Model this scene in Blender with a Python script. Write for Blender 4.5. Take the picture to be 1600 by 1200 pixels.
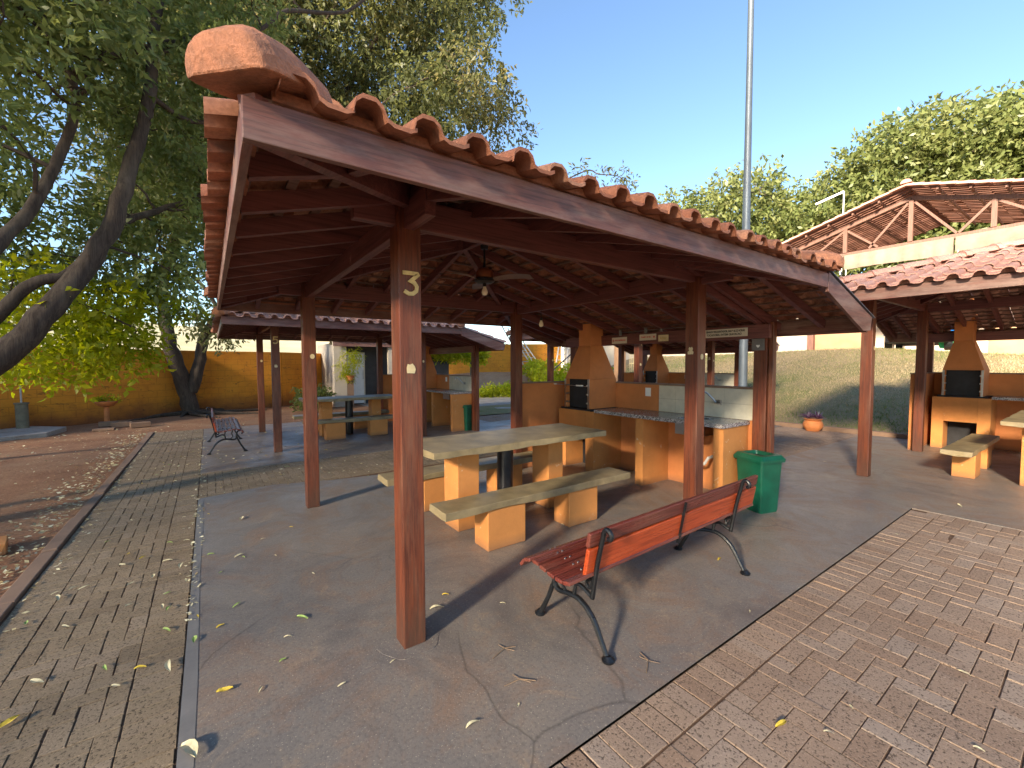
import bpy, bmesh, math, random
import numpy as np
from mathutils import Vector, Matrix
for o in list(bpy.data.objects): bpy.data.objects.remove(o, do_unlink=True)
S = bpy.context.scene
COL = S.collection
R = math.radians
random.seed(11)
rng = np.random.default_rng(7)

# ---------------------------------------------------------------- camera
F_PX, PITCH, ROLL, YAW = 668.05, -0.0472, -0.0036, 0.9552
cam = bpy.data.cameras.new('camera'); camo = bpy.data.objects.new('camera', cam); COL.objects.link(camo)
cam.sensor_fit = 'HORIZONTAL'; cam.sensor_width = 36.0; cam.lens = 36.0*F_PX/1600.0
cam.clip_start = 0.05; cam.clip_end = 600
fw = Vector((math.cos(YAW)*math.cos(PITCH), math.sin(YAW)*math.cos(PITCH), math.sin(PITCH)))
rr = Vector((math.sin(YAW), -math.cos(YAW), 0)); uu = rr.cross(fw)
r2 = math.cos(ROLL)*rr + math.sin(ROLL)*uu; u2 = -math.sin(ROLL)*rr + math.cos(ROLL)*uu
m = Matrix((r2, u2, -fw)).transposed().to_4x4(); m.translation = Vector((-0.8442, -2.2441, 1.6))
camo.matrix_world = m
S.camera = camo

# ---------------------------------------------------------------- light
SUN_AZ, SUN_EL = 201.0, 21.0
sdir = Vector((math.cos(R(SUN_AZ))*math.cos(R(SUN_EL)), math.sin(R(SUN_AZ))*math.cos(R(SUN_EL)), math.sin(R(SUN_EL))))
W = bpy.data.worlds.new('World'); S.world = W; W.use_nodes = True
nt = W.node_tree; nt.nodes.clear()
sky = nt.nodes.new('ShaderNodeTexSky'); sky.sky_type = 'NISHITA'; sky.sun_disc = False
sky.sun_elevation = R(SUN_EL); sky.sun_rotation = R(90-SUN_AZ); sky.air_density = 1.0; sky.dust_density = 0.05; sky.ozone_density = 2.6
bg = nt.nodes.new('ShaderNodeBackground'); bg.inputs[1].default_value = 0.050
wo = nt.nodes.new('ShaderNodeOutputWorld')
nt.links.new(sky.outputs[0], bg.inputs[0]); nt.links.new(bg.outputs[0], wo.inputs[0])
sl = bpy.data.lights.new('sun', 'SUN'); sl.energy = 3.2; sl.angle = R(6); sl.color = (1.0, 0.86, 0.66)
so = bpy.data.objects.new('sun', sl); COL.objects.link(so); so.rotation_euler = sdir.to_track_quat('Z', 'Y').to_euler()
so.location = (-20, -15, 20)
S.view_settings.view_transform = 'Standard'; S.view_settings.look = 'None'
S.view_settings.gamma = 1.0; S.view_settings.exposure = 2.88
S.render.resolution_x = 1024; S.render.resolution_y = 768

# ---------------------------------------------------------------- materials
def _nt(name):
    m = bpy.data.materials.new(name); m.use_nodes = True
    t = m.node_tree; b = t.nodes['Principled BSDF']
    return m, t, b
def N(t, typ, **kw):
    n = t.nodes.new(typ)
    for k, v in kw.items():
        if k.startswith('i_'):
            key = k[2:]; key = int(key) if key.isdigit() else key
            n.inputs[key].default_value = v
        else: setattr(n, k, v)
    return n
def c4(c): return (c[0], c[1], c[2], 1)
def noise(t, vec, scale, detail=5, rough=0.6, dist=0.0):
    n = N(t, 'ShaderNodeTexNoise'); n.inputs['Scale'].default_value = scale
    n.inputs['Detail'].default_value = detail; n.inputs['Roughness'].default_value = rough
    n.inputs['Distortion'].default_value = dist
    if vec is not None: t.links.new(vec, n.inputs['Vector'])
    return n.outputs['Fac']
def ramp(t, fac, stops):
    r = N(t, 'ShaderNodeValToRGB'); e = r.color_ramp.elements
    while len(e) < len(stops): e.new(0.5)
    for i, (p, c) in enumerate(stops):
        e[i].position = p; e[i].color = c4(c) if isinstance(c, tuple) else (c, c, c, 1)
    t.links.new(fac, r.inputs[0]); return r.outputs[0]
def mix(t, fac, a, b, mode='MIX'):
    n = N(t, 'ShaderNodeMix', data_type='RGBA', blend_type=mode)
    if isinstance(fac, (int, float)): n.inputs[0].default_value = fac
    else: t.links.new(fac, n.inputs[0])
    for i, v in ((6, a), (7, b)):
        if isinstance(v, tuple): n.inputs[i].default_value = c4(v)
        else: t.links.new(v, n.inputs[i])
    return n.outputs[2]
def mapping(t, scale=(1, 1, 1), coord='Object', rot=(0, 0, 0), loc=(0, 0, 0)):
    tc = N(t, 'ShaderNodeTexCoord'); mp = N(t, 'ShaderNodeMapping')
    mp.inputs['Scale'].default_value = scale; mp.inputs['Rotation'].default_value = rot; mp.inputs['Location'].default_value = loc
    t.links.new(tc.outputs[coord], mp.inputs[0]); return mp.outputs[0]
def world_vec(t, scale=(1, 1, 1)):
    g = N(t, 'ShaderNodeNewGeometry'); mp = N(t, 'ShaderNodeMapping'); mp.inputs['Scale'].default_value = scale
    t.links.new(g.outputs['Position'], mp.inputs[0]); return mp.outputs[0]
def bump(t, b, h, strength=0.3, dist=0.01):
    n = N(t, 'ShaderNodeBump'); n.inputs['Strength'].default_value = strength; n.inputs['Distance'].default_value = dist
    t.links.new(h, n.inputs['Height']); t.links.new(n.outputs[0], b.inputs['Normal'])
def attr(t, name='tint'):
    a = N(t, 'ShaderNodeAttribute'); a.attribute_name = name; return a.outputs['Fac']
def setin(b, k, v):
    b.inputs[k].default_value = v

def simple(name, c, rough=0.6, metal=0.0, var=0.12, scale=6.0, bmp=0.15, spec=0.5, bscale=60):
    m, t, b = _nt(name); v = mapping(t)
    f = noise(t, v, scale)
    lo = tuple(x*(1-var*1.6) for x in c); hi = tuple(min(1, x*(1+var*1.4)) for x in c)
    t.links.new(ramp(t, f, [(0.3, lo), (0.7, hi)]), b.inputs['Base Color'])
    setin(b, 'Roughness', rough); setin(b, 'Metallic', metal); setin(b, 'Specular IOR Level', spec)
    if bmp: bump(t, b, noise(t, v, bscale), bmp, 0.004)
    return m
def wood(name, dark, light, axis=2, rough=0.45, wear=None, wearamt=0.5, dirtz=None):
    m, t, b = _nt(name)
    sc = [14, 14, 14]; sc[axis] = 0.9
    v = mapping(t, tuple(sc)); f = noise(t, v, 2.2, 8, 0.65, 0.5)
    base = ramp(t, f, [(0.28, dark), (0.5, tuple((a+c)/2 for a, c in zip(dark, light))), (0.72, light)])
    sc2 = [45, 45, 45]; sc2[axis] = 1.5
    f2 = noise(t, mapping(t, tuple(sc2)), 2.0, 4, 0.6)
    base = mix(t, ramp(t, f2, [(0.40, 0.5), (0.5, 0.0)]), base, tuple(x*0.45 for x in dark))
    if wear:
        sc3 = [5, 5, 5]; sc3[axis] = 1.0
        f3 = noise(t, mapping(t, tuple(sc3), loc=(3, 1, 2)), 1.4, 8, 0.72)
        base = mix(t, ramp(t, f3, [(0.50-0.1*wearamt, 0.0), (0.72-0.1*wearamt, wearamt)]), base, wear)
    if dirtz:
        g = N(t, 'ShaderNodeNewGeometry'); sp = N(t, 'ShaderNodeSeparateXYZ'); t.links.new(g.outputs['Position'], sp.inputs[0])
        mr = N(t, 'ShaderNodeMapRange'); mr.inputs['From Min'].default_value = 0.02; mr.inputs['From Max'].default_value = 0.45
        mr.inputs['To Min'].default_value = 0.85; mr.inputs['To Max'].default_value = 0.0
        t.links.new(sp.outputs[2], mr.inputs[0])
        f4 = noise(t, mapping(t, (20, 20, 3)), 1.5, 6, 0.7)
        mm = N(t, 'ShaderNodeMath', operation='MULTIPLY'); t.links.new(mr.outputs[0], mm.inputs[0]); t.links.new(ramp(t, f4, [(0.35, 0.2), (0.6, 1.0)]), mm.inputs[1])
        base = mix(t, mm.outputs[0], base, dirtz)
    t.links.new(base, b.inputs['Base Color'])
    t.links.new(ramp(t, f, [(0.2, rough+0.15), (0.8, rough-0.08)]), b.inputs['Roughness'])
    bump(t, b, f2, 0.25, 0.004)
    return m
def masonry(name, c, stain=None, rough=0.8, dark=None, zdirt=True):
    m, t, b = _nt(name); v = mapping(t)
    f = noise(t, v, 2.3, 7, 0.65)
    base = ramp(t, f, [(0.3, tuple(x*0.82 for x in c)), (0.7, tuple(min(1, x*1.12) for x in c))])
    if dark:
        f2 = noise(t, mapping(t, (1.2, 1.2, 3.2)), 3.0, 9, 0.72, 0.6)
        base = mix(t, ramp(t, f2, [(0.52, 0.0), (0.64, 0.75)]), base, dark)
    f3 = noise(t, mapping(t, (1, 1, 1), loc=(5, 5, 1)), 5.5, 8, 0.75, 1.2)
    if stain: base = mix(t, ramp(t, f3, [(0.63, 0.0), (0.65, 0.75)]), base, stain)
    if zdirt:
        tc = N(t, 'ShaderNodeNewGeometry'); sp = N(t, 'ShaderNodeSeparateXYZ'); t.links.new(tc.outputs['Position'], sp.inputs[0])
        mr = N(t, 'ShaderNodeMapRange'); mr.inputs['From Min'].default_value = 0.0; mr.inputs['From Max'].default_value = 0.10
        mr.inputs['To Min'].default_value = 0.55; mr.inputs['To Max'].default_value = 0.0
        t.links.new(sp.outputs[2], mr.inputs[0]); base = mix(t, mr.outputs[0], base, (0.12, 0.07, 0.05))
    t.links.new(base, b.inputs['Base Color']); setin(b, 'Roughness', rough); setin(b, 'Specular IOR Level', 0.35)
    bump(t, b, noise(t, v, 45, 6, 0.7), 0.35, 0.006)
    return m
def tile_mat(name, c1, c2, c3, moss=(0.06, 0.045, 0.035), mossamt=0.6):
    m, t, b = _nt(name); a = attr(t)
    base = ramp(t, a, [(0.0, c1), (0.5, c2), (1.0, c3)])
    v = mapping(t); f = noise(t, v, 5, 9, 0.75, 0.4)
    base = mix(t, ramp(t, f, [(0.48, 0.0), (0.68, mossamt)]), base, moss)
    f2 = noise(t, v, 70, 3, 0.6)
    base = mix(t, ramp(t, f2, [(0.35, 0.35), (0.6, 0.0)]), base, tuple(x*0.5 for x in c1))
    t.links.new(base, b.inputs['Base Color']); setin(b, 'Roughness', 0.82); setin(b, 'Specular IOR Level', 0.3)
    f3 = noise(t, v, 28, 5, 0.7); ad = N(t, 'ShaderNodeMath', operation='ADD'); t.links.new(f2, ad.inputs[0]); t.links.new(f3, ad.inputs[1]); bump(t, b, ad.outputs[0], 0.7 if 'cap' in name else 0.4, 0.008 if 'cap' in name else 0.004)
    return m
def leaf_mat(name, c1, c2, c3, trans=0.5, rough=0.45):
    m = bpy.data.materials.new(name); m.use_nodes = True; t = m.node_tree; b = t.nodes['Principled BSDF']
    a = attr(t); base = ramp(t, a, [(0.0, c1), (0.55, c2), (1.0, c3)])
    t.links.new(base, b.inputs['Base Color']); setin(b, 'Roughness', rough); setin(b, 'Specular IOR Level', 0.4)
    tr = N(t, 'ShaderNodeBsdfTranslucent'); hs = N(t, 'ShaderNodeHueSaturation'); hs.inputs['Value'].default_value = 1.9; hs.inputs['Saturation'].default_value = 1.05; hs.inputs['Hue'].default_value = 0.485
    t.links.new(base, hs.inputs['Color']); t.links.new(hs.outputs[0], tr.inputs[0])
    mx = N(t, 'ShaderNodeMixShader'); mx.inputs[0].default_value = trans
    t.links.new(b.outputs[0], mx.inputs[1]); t.links.new(tr.outputs[0], mx.inputs[2])
    t.links.new(mx.outputs[0], t.nodes['Material Output'].inputs[0])
    return m

M = {}
M['post'] = wood('wood_post', (0.075, 0.017, 0.008), (0.20, 0.048, 0.016), 2, 0.45, (0.24, 0.14, 0.085), 0.35, (0.07, 0.035, 0.02))
M['beam_x'] = wood('wood_beam_lengthwise', (0.105, 0.034, 0.030), (0.20, 0.066, 0.055), 0, 0.42)
M['beam_y'] = wood('wood_beam_crosswise', (0.105, 0.034, 0.030), (0.20, 0.066, 0.055), 1, 0.42)
M['fascia_x'] = wood('wood_fascia_lengthwise', (0.10, 0.038, 0.028), (0.19, 0.072, 0.05), 0, 0.5, (0.26, 0.17, 0.135), 0.7)
M['fascia_y'] = wood('wood_fascia_crosswise', (0.10, 0.038, 0.028), (0.22, 0.085, 0.06), 1, 0.5, (0.30, 0.20, 0.155), 0.75)
M['batten'] = wood('wood_batten', (0.10, 0.05, 0.035), (0.20, 0.11, 0.075), 0, 0.6)
M['tile'] = tile_mat('clay_tile', (0.27, 0.095, 0.052), (0.36, 0.145, 0.08), (0.46, 0.23, 0.14), (0.085, 0.055, 0.042), 0.8)
M['tile_pink'] = tile_mat('clay_tile_newer', (0.46, 0.23, 0.17), (0.54, 0.30, 0.235), (0.60, 0.37, 0.30), (0.22, 0.13, 0.11), 0.3)
M['tile_hall'] = tile_mat('clay_tile_hall', (0.13, 0.055, 0.038), (0.18, 0.08, 0.052), (0.24, 0.11, 0.075), mossamt=.5)
M['cap'] = tile_mat('clay_cap', (0.34, 0.13, 0.065), (0.44, 0.18, 0.095), (0.48, 0.22, 0.13), (0.12, 0.075, 0.055), 0.75)
M['flash'] = simple('metal_flashing', (0.20, 0.22, 0.26), 0.45, 0.7, 0.15)
M['orange'] = masonry('orange_plaster', (0.56, 0.225, 0.062), (0.62, 0.47, 0.30))
M['orange_deep'] = masonry('orange_plaster_deep', (0.54, 0.195, 0.062))
M['table'] = simple('painted_concrete', (0.25, 0.19, 0.10), 0.5, 0, 0.22, 5, 0.12, 0.6)
M['granite'] = None
def granite():
    m, t, b = _nt('grey_granite'); v = mapping(t)
    vo = N(t, 'ShaderNodeTexVoronoi'); vo.inputs['Scale'].default_value = 110; t.links.new(v, vo.inputs['Vector'])
    base = ramp(t, vo.outputs['Color'], [(0.25, (0.05, 0.045, 0.045)), (0.45, (0.25, 0.22, 0.21)), (0.75, (0.48, 0.44, 0.42))])
    t.links.new(base, b.inputs['Base Color']); setin(b, 'Roughness', 0.18); return m
M['granite'] = granite()
M['soot_shade'] = simple('soot_shade_black', (0.012, 0.012, 0.014), 0.7, 0, 0.4, 8, 0.3)  # soot of the barbecue; also the painted shade in the bin lid
M['steel'] = simple('brushed_steel', (0.5, 0.5, 0.5), 0.3, 1.0, 0.08)
M['chrome'] = simple('chrome', (0.42, 0.41, 0.40), 0.32, 1.0, 0.03, bmp=0)
M['black'] = simple('black_paint', (0.012, 0.012, 0.014), 0.32, 0.0, 0.3, 20, 0.1)
M['iron'] = simple('black_cast_iron', (0.010, 0.011, 0.013), 0.33, 0.2, 0.3, 25, 0.35, 0.6)
M['white_tile'] = simple('cream_wall_tile', (0.58, 0.53, 0.41), 0.16, 0, 0.07, 9, 0.0)
M['grout'] = simple('grout', (0.25, 0.21, 0.17), 0.9)
M['white'] = simple('white_plastic', (0.75, 0.74, 0.70), 0.4, 0, 0.04)
M['cream'] = simple('cream_paint', (0.62, 0.50, 0.28), 0.5, 0, 0.12, 25)
M['brass'] = simple('aged_brass', (0.55, 0.40, 0.16), 0.42, 0.25, 0.15, 30)
M['green_bin'] = simple('green_plastic', (0.003, 0.085, 0.045), 0.4, 0, 0.16, 7, 0.08)
M['slat'] = wood('varnished_slat', (0.095, 0.018, 0.014), (0.20, 0.045, 0.03), 0, 0.26, (0.27, 0.13, 0.08), 0.35)
M['back_wood'] = wood('varnished_backboard', (0.36, 0.045, 0.012), (0.52, 0.085, 0.022), 0, 0.28)
M['slat_end'] = simple('raw_wood_end', (0.42, 0.20, 0.09), 0.8, 0, 0.3, 30)
M['bulb'] = simple('milky_glass', (0.82, 0.74, 0.52), 0.25, 0, 0.03, bmp=0)
M['grey_plate'] = simple('grey_plate', (0.15, 0.14, 0.13), 0.6, 0, 0.12)
M['terracotta'] = simple('terracotta', (0.50, 0.17, 0.05), 0.75, 0, 0.15)
M['ink'] = simple('black_ink', (0.02, 0.02, 0.02), 0.6, 0, 0.02, bmp=0)
M['red_ink'] = simple('red_ink', (0.55, 0.03, 0.02), 0.6, 0, 0.02, bmp=0)
M['fan'] = simple('brown_fan', (0.16, 0.10, 0.07), 0.4, 0, 0.15)
M['copper'] = simple('copper_housing', (0.42, 0.16, 0.07), 0.3, 0.7, 0.12)
M['pole'] = simple('galvanised_pole', (0.13, 0.155, 0.18), 0.5, 0.25, 0.12, 3)
M['leaf_a'] = leaf_mat('leaf_near_tree', (0.085, 0.115, 0.035), (0.135, 0.170, 0.050), (0.22, 0.24, 0.075), 0.5)
M['leaf_b'] = leaf_mat('leaf_wall_tree', (0.065, 0.080, 0.030), (0.110, 0.120, 0.042), (0.20, 0.17, 0.07), 0.5)
M['leaf_c'] = leaf_mat('leaf_far_trees', (0.085, 0.115, 0.035), (0.15, 0.175, 0.055), (0.22, 0.225, 0.085), 0.35)
M['leaf_bright'] = leaf_mat('leaf_shrub_sun_tint', (0.15, 0.21, 0.015), (0.28, 0.32, 0.02), (0.42, 0.42, 0.035), 0.65)  # shrub green, brightened and yellowed to carry sunlight on the low left branches
M['bark'] = wood('bark', (0.030, 0.020, 0.014), (0.080, 0.055, 0.038), 2, 0.9, (0.2, 0.16, 0.11), 0.3)
M['purple_leaf'] = leaf_mat('purple_leaf', (0.10, 0.035, 0.09), (0.17, 0.07, 0.15), (0.30, 0.26, 0.28), 0.2)
M['litter'] = leaf_mat('fallen_leaf', (0.34, 0.24, 0.10), (0.50, 0.44, 0.26), (0.66, 0.62, 0.44), 0.1, 0.7)
M['leaf_yellow'] = simple('leaf_yellow', (0.60, 0.42, 0.04), 0.6, 0, 0.2, 30)
M['leaf_pale'] = simple('leaf_pale', (0.58, 0.50, 0.30), 0.6, 0, 0.2, 30)
M['leaf_green'] = simple('leaf_green', (0.30, 0.40, 0.10), 0.6, 0, 0.2, 30)
M['twig'] = simple('twig', (0.22, 0.14, 0.08), 0.8)
M['tarp'] = simple('cream_tarp', (0.21, 0.165, 0.125), 0.7, 0, 0.1, 3, 0.3, 0.3, 6)
M['blue_tarp'] = simple('blue_tarp', (0.01, 0.16, 0.55), 0.45, 0, 0.2, 5, 0.4, 0.5, 8)
M['pinkwall'] = simple('pale_plaster', (0.42, 0.36, 0.29), 0.85, 0, 0.12, 1.5)
M['ladder'] = simple('aluminium', (0.42, 0.40, 0.38), 0.45, 0.3, 0.08)
M['kerb'] = masonry('kerb_concrete', (0.24, 0.15, 0.10), rough=0.9, zdirt=False)
M['roofwood'] = wood('roof_truss_wood', (0.12, 0.055, 0.038), (0.21, 0.10, 0.07), 2, 0.6)

def slab_mat():
    m, t, b = _nt('concrete_slab'); v = world_vec(t)
    f = noise(t, v, 0.9, 8, 0.68, 0.3)
    base = ramp(t, f, [(0.30, (0.155, 0.137, 0.125)), (0.48, (0.200, 0.172, 0.147)), (0.70, (0.25, 0.202, 0.158))])
    f2 = noise(t, world_vec(t, (1, 1, 1)), 1.7, 10, 0.78, 0.8)
    base = mix(t, ramp(t, f2, [(0.48, 0.0), (0.64, 0.75)]), base, (0.245, 0.145, 0.090))
    f5 = noise(t, v, 3.3, 9, 0.75, 1.5)
    base = mix(t, ramp(t, f5, [(0.55, 0.0), (0.68, 0.6)]), base, (0.34, 0.24, 0.155))
    f7 = noise(t, world_vec(t, (1, 1, 1)), 0.6, 9, 0.8, 1.0)
    base = mix(t, ramp(t, f7, [(0.36, 0.75), (0.50, 0.0)]), base, (0.115, 0.098, 0.092))
    f3 = noise(t, v, 60, 4, 0.6)
    base = mix(t, ramp(t, f3, [(0.38, 0.35), (0.5, 0.0)]), base, (0.08, 0.07, 0.07))
    f6 = noise(t, v, 110, 2, 0.5)
    base = mix(t, ramp(t, f6, [(0.655, 0.0), (0.69, 0.7)]), base, (0.50, 0.42, 0.32))
    # cracks: warped cell borders, only some of them
    wv = N(t, 'ShaderNodeVectorMath', operation='ADD'); nz = N(t, 'ShaderNodeTexNoise'); nz.inputs['Scale'].default_value = 0.9; nz.inputs['Detail'].default_value = 4; nsc = N(t, 'ShaderNodeVectorMath', operation='SCALE'); nsc.inputs['Scale'].default_value = 0.55
    t.links.new(v, nz.inputs['Vector']); t.links.new(v, wv.inputs[0]); t.links.new(nz.outputs['Color'], nsc.inputs[0]); t.links.new(nsc.outputs[0], wv.inputs[1])
    vo = N(t, 'ShaderNodeTexVoronoi', feature='DISTANCE_TO_EDGE'); vo.inputs['Scale'].default_value = 0.42; t.links.new(wv.outputs[0], vo.inputs['Vector'])
    cr = ramp(t, vo.outputs['Distance'], [(0.0, 0.42), (0.0012, 0.0)])
    gate = ramp(t, noise(t, v, 0.55, 2, 0.5), [(0.44, 0.0), (0.52, 1.0)])
    mm = N(t, 'ShaderNodeMath', operation='MULTIPLY'); t.links.new(cr, mm.inputs[0]); t.links.new(gate, mm.inputs[1])
    base = mix(t, mm.outputs[0], base, (0.03, 0.025, 0.025))
    t.links.new(base, b.inputs['Base Color'])
    t.links.new(ramp(t, f2, [(0.35, 0.34), (0.65, 0.62)]), b.inputs['Roughness']); setin(b, 'Specular IOR Level', 0.5)
    inv = N(t, 'ShaderNodeMath', operation='SUBTRACT'); t.links.new(f3, inv.inputs[0]); t.links.new(mm.outputs[0], inv.inputs[1])
    bump(t, b, inv.outputs[0], 0.35, 0.004)
    return m
M['slab'] = slab_mat()
def strip_mat():
    m, t, b = _nt('smooth_cement'); v = world_vec(t)
    f = noise(t, v, 3.5, 9, 0.75)
    t.links.new(ramp(t, f, [(0.3, (0.150, 0.138, 0.130)), (0.7, (0.225, 0.205, 0.188))]), b.inputs['Base Color']); setin(b, 'Roughness', 0.5)
    bump(t, b, noise(t, v, 50), 0.2, 0.003); return m
M['strip'] = strip_mat()
def brick_mat(name, cs):
    m, t, b = _nt(name); a = attr(t); v = world_vec(t)
    base = ramp(t, a, [(0.0, cs[0]), (0.5, cs[1]), (1.0, cs[2])])
    f0 = noise(t, v, 1.1, 5, 0.6); base = mix(t, ramp(t, f0, [(0.42, 0.0), (0.68, 0.35)]), base, tuple(x*0.62 for x in cs[0]))
    f = noise(t, v, 95, 3, 0.55)
    base = mix(t, ramp(t, f, [(0.36, 0.85), (0.45, 0.0)]), base, tuple(x*0.24 for x in cs[0]))
    f2 = noise(t, v, 140, 2, 0.5)
    base = mix(t, ramp(t, f2, [(0.60, 0.0), (0.68, 0.35)]), base, tuple(min(1, x*1.7) for x in cs[2]))
    t.links.new(base, b.inputs['Base Color']); setin(b, 'Roughness', 0.88); setin(b, 'Specular IOR Level', 0.3)
    bump(t, b, f, 0.6, 0.004); return m
M['brick_grey'] = brick_mat('paver_grey', ((0.215, 0.152, 0.092), (0.255, 0.187, 0.118), (0.285, 0.21, 0.14)))
M['brick_red'] = brick_mat('paver_red', ((0.29, 0.185, 0.120), (0.335, 0.228, 0.155), (0.36, 0.265, 0.195)))
def soil_mat(name, c1, c2, c3, sc=0.8):
    m, t, b = _nt(name); v = world_vec(t)
    base = ramp(t, noise(t, v, sc, 9, 0.7), [(0.3, c1), (0.5, c2), (0.72, c3)])
    f = noise(t, v, 35, 5, 0.7)
    base = mix(t, ramp(t, f, [(0.35, 0.5), (0.52, 0.0)]), base, tuple(x*0.4 for x in c1))
    t.links.new(base, b.inputs['Base Color']); setin(b, 'Roughness', 0.95); setin(b, 'Specular IOR Level', 0.2)
    bump(t, b, f, 0.7, 0.02); return m
M['soil'] = soil_mat('red_soil', (0.20, 0.090, 0.050), (0.30, 0.155, 0.085), (0.38, 0.24, 0.14))
M['joint'] = soil_mat('joint_soil', (0.11, 0.062, 0.038), (0.15, 0.088, 0.055), (0.20, 0.125, 0.08), 3)
M['dirt_bank'] = soil_mat('bare_dirt', (0.36, 0.19, 0.10), (0.46, 0.27, 0.15), (0.52, 0.33, 0.2), 1.2)
M['lawn'] = soil_mat('dry_lawn', (0.14, 0.16, 0.05), (0.29, 0.22, 0.12), (0.38, 0.28, 0.17), 0.35)
M['hill'] = soil_mat('dry_hill', (0.30, 0.30, 0.16), (0.45, 0.40, 0.24), (0.55, 0.48, 0.32), 0.08)
def wall_mat():
    m, t, b = _nt('weathered_orange_block_wall'); tc = mapping(t)
    f = noise(t, tc, 1.1, 9, 0.7)
    base = ramp(t, f, [(0.28, (0.50, 0.165, 0.016)), (0.5, (0.66, 0.25, 0.018)), (0.75, (0.74, 0.31, 0.026))])
    br = N(t, 'ShaderNodeTexBrick'); br.inputs['Scale'].default_value = 1.0; br.inputs['Mortar Size'].default_value = 0.008
    br.inputs['Brick Width'].default_value = 0.4; br.inputs['Row Height'].default_value = 0.2
    br.inputs['Color1'].default_value = (1, 1, 1, 1); br.inputs['Color2'].default_value = (0.9, 0.9, 0.9, 1); br.inputs['Mortar'].default_value = (0.45, 0.45, 0.45, 1)
    mp = N(t, 'ShaderNodeMapping'); mp.inputs['Rotation'].default_value = (R(90), 0, 0); t.links.new(tc, mp.inputs[0]); t.links.new(mp.outputs[0], br.inputs['Vector'])
    base = mix(t, 0.4, base, br.outputs['Color'], 'MULTIPLY')
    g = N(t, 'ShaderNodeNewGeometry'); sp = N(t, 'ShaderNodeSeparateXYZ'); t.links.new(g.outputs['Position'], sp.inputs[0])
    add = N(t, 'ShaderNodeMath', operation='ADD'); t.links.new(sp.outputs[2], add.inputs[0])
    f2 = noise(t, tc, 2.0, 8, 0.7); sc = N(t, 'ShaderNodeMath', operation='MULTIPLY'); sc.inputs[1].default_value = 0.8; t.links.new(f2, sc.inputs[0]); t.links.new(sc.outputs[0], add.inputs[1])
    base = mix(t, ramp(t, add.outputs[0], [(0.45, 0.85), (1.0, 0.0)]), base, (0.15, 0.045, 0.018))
    f3 = noise(t, mapping(t, (0.8, 0.8, 2.5)), 4.0, 9, 0.75, 1.0)
    base = mix(t, ramp(t, f3, [(0.57, 0.0), (0.66, 0.75)]), base, (0.07, 0.03, 0.012))
    t.links.new(base, b.inputs['Base Color']); setin(b, 'Roughness', 0.9)
    bump(t, b, br.outputs['Color'], 0.3, 0.01); return m
M['orange_wall'] = wall_mat()
M['dark_block'] = simple('dark_painted_wall', (0.035, 0.032, 0.03), 0.7, 0, 0.25, 3)
M['warm_wall'] = simple('warm_brick_wall', (0.40, 0.23, 0.13), 0.85, 0, 0.12, 1.2, 0.3, 0.3, 8)

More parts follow.
